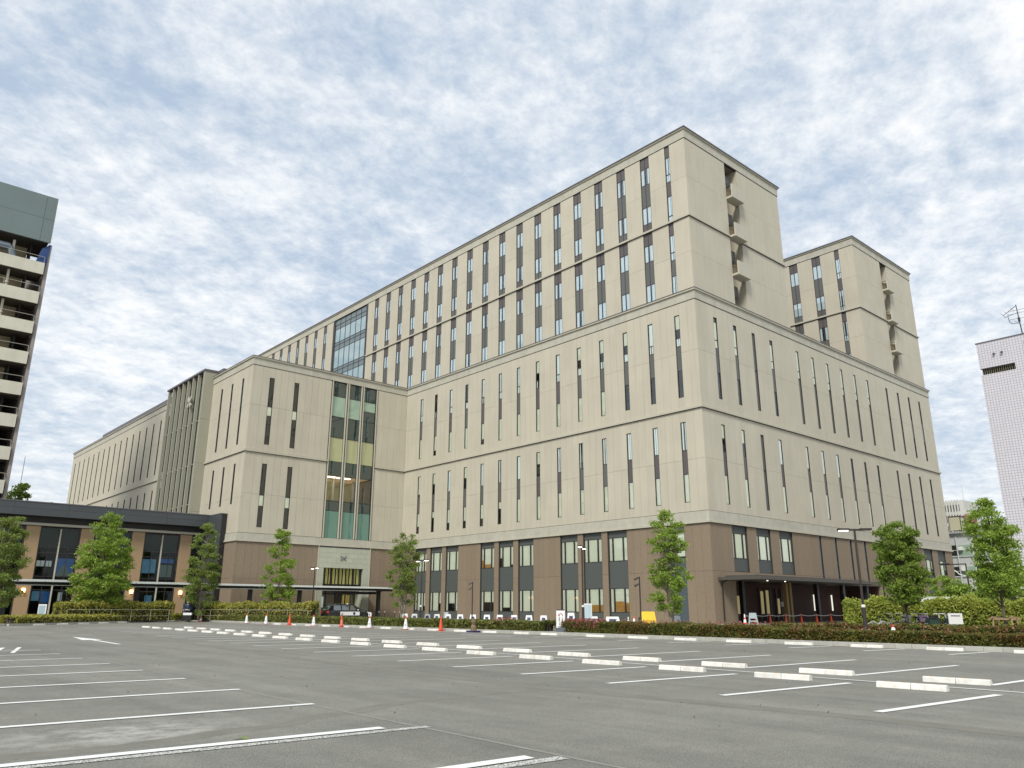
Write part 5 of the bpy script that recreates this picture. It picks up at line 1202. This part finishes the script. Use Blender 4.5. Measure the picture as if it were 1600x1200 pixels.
rb = tag(MB().prism([(-.45, 0), (.45, 0), (.4, .28), (-.4, .28)], -.12, .12, 'y').build('red_barrier', mat('barrier_red', (.5, .07, .04), .6), None, (36.6, 25.6, .15), R(-50)), 'low red barrier block behind the hedge before the porch', 'barrier')
# pale box, tall sign
eb = tag(empty('utility_box', (40, 37.45, .15), R(-45)), 'tall pale blue-white cabinet behind the lamp post by the sign gap', 'cabinet')
MB().box(-.30, .30, -.15, .15, 0, 1.55).build('cabinet_body', WHITEM, eb); MB().box(-.24, .24, -.165, -.151, .06, 1.47).build('cabinet_door', mat('pale_blue_panel', (.45, .56, .60), .35), eb)
sg = tag(empty('parking_sign', (31.35, 31.35, .16), R(-45)), 'white upright sign with red arrow and vertical lettering on a grey weighted base', 'sign')
MB().prism([(-.28, 0), (.28, 0), (.22, .22), (-.22, .22)], -.22, .22, 'y').build('weight_base', mat('base_grey', (.10, .115, .13), .6), sg)
MB().box(-.24, .24, -.05, .05, .2, 1.12).build('board', mat('sign_white', (.78, .78, .77), .5), sg); MB().box(-.22, .22, -.06, .06, 1.12, 1.17).build('board_cap', mat('maroon_cap', (.07, .02, .03), .5), sg)
ar = MB(); pts = []
for i in range(9): t = math.pi*(1-i/8); pts.append((-.0+.085*math.cos(t)*1.1, -.056, .88+.07*math.sin(t)))
for i in range(8):
    p, q = Vector(pts[i]), Vector(pts[i+1]); d = (q-p).normalized(); n_ = Vector((-d.z, 0, d.x))*.018; ar.poly([p+n_, p-n_, q-n_, q+n_])
ar.poly([(.075, -.056, .88), (.112, -.056, .88), (.112, -.056, .82), (.075, -.056, .82)]); ar.poly([(-.15, -.056, .88), (-.035, -.056, .88), (-.09, -.056, .80)][::-1]); ar.build('curved_arrow', mat('sign_red', (.45, .02, .05), .5), sg)
def txt(body, size, parent, loc, rot, m, name='lettering', ax='CENTER', sp=1.0):
    c = bpy.data.curves.new(name, 'FONT'); c.body = body; c.size = size; c.align_x = ax; c.align_y = 'TOP'; c.space_line = sp; c.materials.append(m); c.offset = size*.02
    t_ = bpy.data.objects.new('t', c); COL.objects.link(t_); bpy.context.view_layer.update()
    me = bpy.data.meshes.new_from_object(t_.evaluated_get(bpy.context.evaluated_depsgraph_get())); bpy.data.objects.remove(t_)
    o = link(name, me, parent, loc); o.rotation_euler = rot; return o
INK = mat('ink', (.03, .03, .04), .6)
txt('健\n診\nセ\nン\nタ', .085, sg, (-.07, -.056, .76), (R(90), 0, 0), INK, sp=.95); txt('ご\n来\n場', .075, sg, (.09, -.056, .76), (R(90), 0, 0), INK, sp=1.1); txt('駐車場', .09, sg, (0, -.056, .30), (R(90), 0, 0), INK)
sb2 = tag(empty('step_bars', (35.5, 34.2, .15), R(-45)), 'low pale steps with blue-painted bars in the hedge gap behind the sign', 'barrier')
for i in range(3): MB().box(-1.1, 1.1, i*.5-.06, i*.5+.06, .05+.1*i, .17+.1*i).build('bar', WHITEM if i != 1 else mat('blue_white_bar', (.10, .12, .42), .6), sb2)
# bollards
for i, (x_, y_) in enumerate(((52, 82.4), (52, 81.2), (52, 79.1), (52, 78.0))): 
    b = MB(); b.tube((0, 0, 0), (0, 0, .72), .05, .05, 8); o = tag(empty('bollard', (x_, y_, .15)), 'thin dark bollard with a pale cap, %s from the left beside the entrance' % ORD[i+1], 'bollard', 'bollards beside the entrance'); b.build('stem', POST, o); MB().lathe([(.06, .72), (.06, .78), (.02, .8)], 8).build('cap', WHITEM, o)
o = tag(empty('garden_lamp', (28.0, 84.0, .15)), 'low dark garden lamp with white globe in the left hedge', 'garden lamp'); MB().tube((0, 0, 0), (0, 0, 1.1), .07, .07, 8).build('stem', POST, o); MB().lathe([(.05, 1.1), (.11, 1.16), (.11, 1.24), (.03, 1.3)], 10).build('globe', GLOW, o)
o = tag(empty('notice_board', (15.9, 78.5, .15), R(-60)), 'pale framed notice board on legs at the left edge before the annex', 'notice board'); MB().box(-.45, .45, -.03, .03, .35, 1.45).build('board', WHITEM, o); MB().box(-.36, .36, -.04, -.031, .45, 1.35).build('poster', mat('poster_blue_grey', (.3, .4, .45), .6), o)
for s in (-.38, .38): MB().box(s-.03, s+.03, -.02, .02, 0, .35).build('leg', WHITEM, o)
# pipe railing before the left hedges
def rail(p, q, n, label):
    e = tag(empty('pipe_railing', (p[0], p[1], .15)), label, 'railing', 'pipe railings before the left hedges'); d = Vector((q[0]-p[0], q[1]-p[1], 0)); m = mat('rail_cream', (.36, .36, .24), .5)
    MB().tube((0, 0, 1.0), Vector((0, 0, 1.0))+d, .022, .022, 6).build('top_rail', m, e); MB().tube((0, 0, .45), Vector((0, 0, .45))+d, .016, .016, 6).build('lower_rail', m, e)
    for i in range(n+1): b = d*i/n; MB().tube(b, b+Vector((0, 0, 1.0)), .024, .024, 6).build('post', m, e)
rail((27.1, 80.3), (17.4, 76.6), 5, 'cream pipe railing left of the guard'); rail((35.9, 69.2), (29.7, 81.4), 6, 'cream pipe railing right of the guard')

# ------------------------------------------------------------------ vehicles
BLK = mat('black_car_paint', (.012, .012, .014), .22, spec=.6); TYR = mat('tyre', (.015, .015, .015), .8); CARG = glassmat('car_glass', (.1, .1, .1), .22, dark=(.02, .028, .03))
def wagon(x, y, rz, label):
    e = tag(empty('station_wagon', (x, y, .15), rz), label, 'car'); W = .86
    # lofted body: stations along x give bottom, shoulder and half width
    st = [(-2.35, .42, .82, .70), (-2.25, .28, .98, .80), (-1.6, .22, 1.02, .86), (0, .2, 1.0, .88), (1.0, .22, .99, .87), (1.75, .25, .93, .84), (2.25, .32, .80, .74), (2.38, .40, .66, .62)]
    b = MB(); n = 8
    for (sx, zb, zt, hw) in st:
        for (yy, zz) in ((-hw*.9, zb), (-hw, zb+.18), (-hw, zt-.16), (-hw*.9, zt), (hw*.9, zt), (hw, zt-.16), (hw, zb+.18), (hw*.9, zb)): b.v.append((sx, yy, zz))
    for i in range(len(st)-1):
        for j in range(n): b.f.append((i*n+j, i*n+(j+1) % n, (i+1)*n+(j+1) % n, (i+1)*n+j)); b.m.append(0)
    b.f.append(tuple(range(n))); b.m.append(0); b.f.append(tuple(range((len(st)-1)*n, len(st)*n))[::-1]); b.m.append(0)
    b.build('body', BLK, e, smooth=False)
    r = MB(); sr = [(-2.22, .95, .78), (-1.95, 1.44, .66), (-1.2, 1.53, .64), (.1, 1.52, .64), (.55, 1.42, .66), (1.25, .96, .76)]
    for (sx, zt, hw) in sr: r.v += [(sx, -hw-.06*(zt < 1.2), .93), (sx, -hw, zt), (sx, hw, zt), (sx, hw+.06*(zt < 1.2), .93)]
    for i in range(len(sr)-1):
        for j in range(4): r.f.append((i*4+j, i*4+(j+1) % 4, (i+1)*4+(j+1) % 4, (i+1)*4+j)); r.m.append(0)
    r.build('cabin', BLK, e)
    for (a, c) in ((-1.85, -1.05), (-.98, -.15), (-.08, .62)):
        for s in (-1, 1):
            k = .02 if c < .5 else .35
            MB().poly([(a, s*.80, 1.0), (c, s*.80, 1.0), (c-k, s*.675, 1.44), (a+.05, s*.675, 1.44)]).build('side_window', CARG, e)
    MB().poly([(.58, -.62, 1.41), (.58, .62, 1.41), (1.22, .70, 1.0), (1.22, -.70, 1.0)]).build('windscreen', mat('windscreen_green', (.12, .17, .13), .1), e, (.03, 0, .02))
    MB().poly([(-2.0, -.6, 1.4), (-2.0, .6, 1.4), (-2.22, .7, 1.0), (-2.22, -.7, 1.0)]).build('rear_window', CARG, e, (-.03, 0, .02))
    for sx in (-1.45, 1.5):
        for s in (-1, 1):
            w = MB(); w.tube((0, -.1, 0), (0, .1, 0), .32, .32, 18).build('wheel', TYR, e, (sx, s*.80, .32)); o = e.children[-1]
            MB().tube((0, -.112, 0), (0, .112, 0), .19, .19, 12).build('rim', mat('rim_grey', (.35, .35, .36), .3, metal=.8), o)
    MB().box(-1.15, .95, -.895, -.88, .52, .86).build('white_door_panel', WHITEM, e)
    MB().tube((.35, -.9, .69), (.35, -.896, .69), .14, .14, 14).build('door_badge', TXT, e); MB().box(-.95, -.85, -.9, -.896, .6, .74).build('door_badge', mat('gold_badge', (.45, .3, .08), .4), e)
    MB().box(-2.40, -2.30, -.76, -.5, .72, .95).build('tail_light', mat('tail_red', (.4, .03, .03), .3), e); MB().box(-2.40, -2.30, .5, .76, .72, .95).build('tail_light', MATS['tail_red'], e)
    for s in (-1, 1): MB().prism([(1.9, .62), (2.33, .62), (2.2, .80), (1.85, .84)], s*.70-.09, s*.70+.09, 'y').build('headlight', WHITEM, e)
    MB().box(-.06, .06, -.03, .03, .0, .09).build('wing_mirror', WHITEM, e, (.75, -.90, 1.0)); MB().lathe([(.10, 0), (.10, .06), (.05, .11)], 10).build('roof_light', WHITEM, e, (.05, 0, 1.53))
    for s in (-1, 1): MB().tube((-1.7, s*.58, 1.57), (.1, s*.58, 1.57), .02, .02, 5).build('roof_rail', SPAN, e)
    return e
wagon(40.45, 70, 0, 'black station wagon with a white door panel and roof lamp standing before the main entrance')
# white car roof just showing over the tall right hedge
def parked(x, y, rz, m, label):
    e = tag(empty('parked_car', (x, y, .15), rz), label, 'car')
    b = MB(); prof = [(-2.0, .35), (2.0, .35), (2.1, .75), (1.9, .98), (1.1, 1.08), (.45, 1.72), (-1.6, 1.84), (-2.0, 1.2), (-2.1, .8)]
    b.prism(prof, -.8, .8, 'y').build('body', m, e)
    MB().poly([(.98, -.81, 1.1), (.42, -.81, 1.62), (-1.5, -.81, 1.72), (-1.85, -.81, 1.15)]).build('side_window', CARG, e); MB().poly([(.98, .81, 1.1), (.42, .81, 1.62), (-1.5, .81, 1.72), (-1.85, .81, 1.15)]).build('side_window', CARG, e)
    MB().box(-1.5, .4, -.79, .79, 1.79, 1.93).build('roof_pod', m, e); MB().box(-2.12, -2.0, -.75, -.5, .9, 1.3).build('tail_light', MATS['tail_red'], e)
    for sx in (-1.3, 1.35):
        for s in (-1, 1): MB().tube((sx, s*.7, .32), (sx, s*.86, .32), .32, .32, 16).build('wheel', TYR, e)
parked(49.5, 17.6, R(-45), WHITEM, 'white van-like car whose roof just shows over the tall right hedge')
# bicycles behind the right hedge
def bicycle(x, y, rz, m, label, basket=None):
    e = tag(empty('bicycle', (x, y, .15), rz), label, 'bicycle', 'bicycles parked behind the low hedge')
    for sx in (-.52, .52):
        MB().ring((0, 0, 0), .32, .018, 'y', 22, 5).build('wheel', TYR, e, (sx, 0, .34)); o = e.children[-1]
        sp = MB(); sp.ring((0, 0, 0), .295, .010, 'y', 22, 4)
        for k in range(9): t = math.pi*k/9; sp.tube((-.29*math.cos(t), 0, -.29*math.sin(t)), (.29*math.cos(t), 0, .29*math.sin(t)), .004, .004, 3)
        sp.build('spokes', mat('spoke_silver', (.7, .7, .7), .4), o)
    f = MB(); f.tube((-.52, 0, .34), (-.08, 0, .30), .015, .015, 5).tube((-.08, 0, .30), (.36, 0, .80), .022, .022, 5).tube((-.08, 0, .30), (-.20, 0, .82), .018, .018, 5).tube((-.52, 0, .34), (-.17, 0, .72), .012, .012, 5).tube((.52, 0, .34), (.36, 0, .86), .018, .018, 5)
    f.build('bicycle_frame', m, e)
    MB().path([(.36, 0, .86), (.33, 0, 1.02), (.28, .12, 1.06), (.12, .27, 1.04)], [.014]*4, 5).path([(.33, 0, 1.02), (.28, -.12, 1.06), (.12, -.27, 1.04)], [.014]*3, 5).build('handlebar', mat('chrome', (.75, .75, .75), .3), e)
    MB().prism([(-.34, .86), (-.1, .84), (-.08, .88), (-.32, .93)], -.07, .07, 'y').build('saddle', CBK, e)
    if basket:
        q = MB(); q.v = [(.42, -.15, .72), (.66, -.15, .72), (.66, .15, .72), (.42, .15, .72), (.38, -.2, .98), (.74, -.2, .98), (.74, .2, .98), (.38, .2, .98)]; q.f = [(0, 3, 2, 1), (0, 1, 5, 4), (1, 2, 6, 5), (2, 3, 7, 6), (3, 0, 4, 7)]; q.m = [0]*5; q.build('basket', basket, e)
    MB().prism([(-.82, .40), (-.80, .55), (-.52, .72), (-.22, .55), (-.24, .52), (-.52, .69), (-.77, .53)], -.03, .03, 'y').build('mudguard', m, e)
SIL = mat('bike_silver', (.60, .61, .60), .4); PUR = mat('mauve_basket', (.36, .25, .42), .6)
for i, (yy, rz, m, bk, lb) in enumerate(((17.15, -62, SIL, None, 'pale silver bicycle at the left end of the parked row'), (16.7, -50, SIL, SIL, 'silver bicycle with wire basket, second in the parked row'), (16.0, -58, BLK, PUR, 'black bicycle with a mauve basket under the dark tree'),
        (15.5, -40, SIL, CBK, 'silver bicycle with black basket right of the mauve one'), (15.05, -65, BLK, None, 'black bicycle without basket near the white plate'), (14.75, -48, BLK, None, 'black bicycle at the right end of the parked row, by the scooter'))):
    bicycle(38.9, yy, R(rz), m, lb, bk); bpy.data.objects[-1] if False else None
sc_ = tag(empty('motor_scooter', (39.3, 14.75, .15), R(-25)), 'dark motor scooter with pale headlamp between the bicycles and the white plate', 'scooter')
for sx in (-.55, .55): MB().tube((sx, -.05, .22), (sx, .05, .22), .22, .22, 16).build('wheel', TYR, sc_)
MB().prism([(-.75, .35), (-.2, .25), (.3, .25), (.42, .9), (.34, .95), (.2, .42), (-.1, .42), (-.15, .78), (-.8, .8)], -.14, .14, 'y').build('scooter_body', mat('scooter_green', (.03, .06, .045), .3), sc_)
MB().prism([(-.75, .80), (-.15, .78), (-.2, .86), (-.72, .88)], -.12, .12, 'y').build('saddle', CBK, sc_); MB().path([(.36, 0, .92), (.34, 0, 1.08), (.25, .28, 1.1)], [.02]*3, 5).path([(.34, 0, 1.08), (.25, -.28, 1.1)], [.02]*2, 5).build('handlebar', CBK, sc_)
MB().lathe([(.07, .95), (.09, 1.0), (.05, 1.06)], 10, (.42, 0)).build('headlamp', CWH, sc_)
pl = tag(empty('plate_sign', (38.2, 13.75, .15), R(-45)), 'white rectangular plate with faint print beside the scooter', 'sign'); MB().box(-.3, .3, -.02, .02, .62, 1.08).build('board', WHITEM, pl); MB().box(-.2, .2, -.024, -.021, .95, .99).build('printed_line', TXT, pl); MB().box(-.12, -.08, -.015, .015, 0, .62).build('leg', POST, pl); MB().box(.08, .12, -.015, .015, 0, .62).build('leg', POST, pl)
gn = tag(empty('garden_marker', (34.6, 14.95, .15)), 'small white and orange figure marker standing between the two right hedges', 'marker'); MB().lathe([(.12, 0), (.1, .1), (.05, .3), (.09, .42), (.05, .52)], 10).build('white_base', CWH, gn); MB().lathe([(.04, .50), (.055, .56), (.03, .64)], 10).build('orange_top', ORG, gn)

# ------------------------------------------------------------------ the guard
def person(x, y, rz, label):
    e = tag(empty('person', (x, y, .15), rz), label, 'person')
    J = {'pel': (0, 0, .95, .16), 'bel': (0, -.01, 1.08, .155), 'che': (0, .01, 1.32, .175), 'neck': (0, .01, 1.50, .07), 'jaw': (0, -.02, 1.585, .075), 'head': (0, 0, 1.67, .098), 'crown': (0, .01, 1.73, .085)}
    for s, t in ((-1, 'l'), (1, 'r')):
        J['sh'+t] = (s*.20, .01, 1.42, .08); J['el'+t] = (s*.36, .06, 1.18, .052); J['wr'+t] = (s*.30, -.12, 1.0, .036); J['ha'+t] = (s*.28, -.18, .94, .042)
        J['hi'+t] = (s*.10, 0, .90, .11); J['kn'+t] = (s*.13, -.02, .50, .072); J['an'+t] = (s*.14, .02, .09, .048); J['to'+t] = (s*.16, -.16, .04, .045)
    E = [('pel', 'bel'), ('bel', 'che'), ('che', 'neck'), ('neck', 'jaw'), ('jaw', 'head'), ('head', 'crown')]
    for t in 'lr': E += [('che', 'sh'+t), ('sh'+t, 'el'+t), ('el'+t, 'wr'+t), ('wr'+t, 'ha'+t), ('pel', 'hi'+t), ('hi'+t, 'kn'+t), ('kn'+t, 'an'+t), ('an'+t, 'to'+t)]
    # five short fingers on each hand
    for s, t in ((-1, 'l'), (1, 'r')):
        for k in range(4): J['f%d%s' % (k, t)] = (s*(.255+.02*k), -.235-.004*k, .885+.006*abs(k-1), .0095); E.append(('ha'+t, 'f%d%s' % (k, t)))
        J['th'+t] = (s*.23, -.20, .93, .011); E.append(('ha'+t, 'th'+t))
    names = list(J); idx = {n: i for i, n in enumerate(names)}
    def skin(nm, keys, m, grow=0., sub=2):
        ks = [k for k in names if k in keys]; ii = {k: i for i, k in enumerate(ks)}
        me = bpy.data.meshes.new(nm); me.from_pydata([J[k][:3] for k in ks], [(ii[a], ii[b]) for a, b in E if a in ii and b in ii], [])
        o = link(nm, me, e); sm = o.modifiers.new('Skin', 'SKIN'); sv = me.skin_vertices[0].data if me.skin_vertices else None
        if sv is None:
            bpy.context.view_layer.objects.active = o; o.select_set(True); bpy.ops.object.modifier_remove(modifier='Skin'); bpy.ops.object.modifier_add(type='SKIN'); sv = me.skin_vertices[0].data
        for k in ks: sv[ii[k]].radius = (J[k][3]+grow, (J[k][3]+grow)*(.72 if k in ('che', 'bel', 'pel') else 1))
        sv[0].use_root = True
        ss = o.modifiers.new('Subdivision', 'SUBSURF'); ss.levels = sub; ss.render_levels = sub
        bpy.context.view_layer.update(); me2 = bpy.data.meshes.new_from_object(o.evaluated_get(bpy.context.evaluated_depsgraph_get())); o.modifiers.clear(); o.data = me2
        me2.materials.clear(); me2.materials.append(m); me2.polygons.foreach_set('use_smooth', [True]*len(me2.polygons)); return o
    SK = mat('skin_tone', (.45, .28, .19), .6); NAVY = mat('navy_uniform', (.018, .035, .07), .8); TR = mat('dark_trousers', (.012, .014, .02), .85)
    skin('body', set(names), SK)
    up = {'pel', 'bel', 'che'} | {k+t for k in ('sh', 'el', 'wr') for t in 'lr'}
    skin('jacket', up, NAVY, .028); skin('trousers', {'pel'} | {k+t for k in ('hi', 'kn', 'an') for t in 'lr'}, TR, .02)
    MB().lathe([(.125, 1.67), (.14, 1.675), (.122, 1.70), (.11, 1.77), (.07, 1.82), (.0, 1.835)], 16).build('white_helmet', CWH, e, smooth=True)
    MB().box(-.16, .16, -.17, -.15, .98, 1.03).build('white_belt', CWH, e)
    for s in (-1, 1):
        MB().lathe([(.004, 0), (.012, .006), (.004, .014)], 8).build('eye', CBK, e, (s*.034, -.088, 1.655)); MB().lathe([(.01, 0), (.018, .03), (.008, .055)], 8).build('ear', SK, e, (s*.098, 0, 1.62))
    MB().prism([(-.085, 1.655), (-.118, 1.615), (-.085, 1.605)], -.014, .014, 'x').build('nose', SK, e); MB().box(-.025, .025, -.095, -.085, 1.572, 1.58).build('mouth', mat('lip', (.3, .12, .1), .6), e)
    return e
person(28.9, 80.6, R(-50), 'guard in navy uniform and white helmet standing in the gap of the left hedge')
gb = tag(empty('guard_barrier', (28.6, 79.6, .15), R(-62)), 'low black stand with a white top strip in front of the guard', 'barrier')
MB().box(-.5, .5, -.05, .05, .50, .72).build('white_board', CWH, gb); MB().box(-.48, .48, -.03, .03, .06, .46).build('black_panel', CBK, gb)
for s in (-.44, .44): MB().box(s-.03, s+.03, -.2, .2, 0, .06).build('foot', CBK, gb)
nb = tag(empty('equipment_cover', (29.3, 81.3, .15), R(-50)), 'boxy dark navy covered cabinet directly behind the guard', 'cabinet'); MB().box(-.5, .5, -.3, .3, .72, 1.62).build('cover', mat('navy_cover', (.02, .045, .085), .75), nb); MB().box(-.48, .48, -.28, .28, 0, .72).build('cabinet_body', CBK, nb)

# ------------------------------------------------------------------ litter on the asphalt
lf = MB(); lf.poly([(-.09, 0, .004), (-.03, -.035, .02), (.05, -.03, .012), (.10, 0, .004), (.04, .03, .02), (-.04, .035, .012)])
tag(lf.build('fallen_leaf', LG1, None, (3.95, 8.95, .003), R(-40)), 'single green leaf lying beside the thick doubled bay line in the foreground', 'leaf')
rg = np.random.default_rng(31); n = 420
P = np.stack([rg.uniform(-2, 26, n), rg.uniform(4, 34, n), np.full(n, .008)], 1); g_ = leaves('scattered_grit', P, .022, mat('grit_mix', (.30, .26, .2), .9, noise=1., nscale=2.3, ncol=(.03, .025, .02)), None, 8, up=3)
stuff(g_); g_['label'] = 'fine scattered grit and leaf crumbs on the parking lot asphalt'; g_['category'] = 'grit'
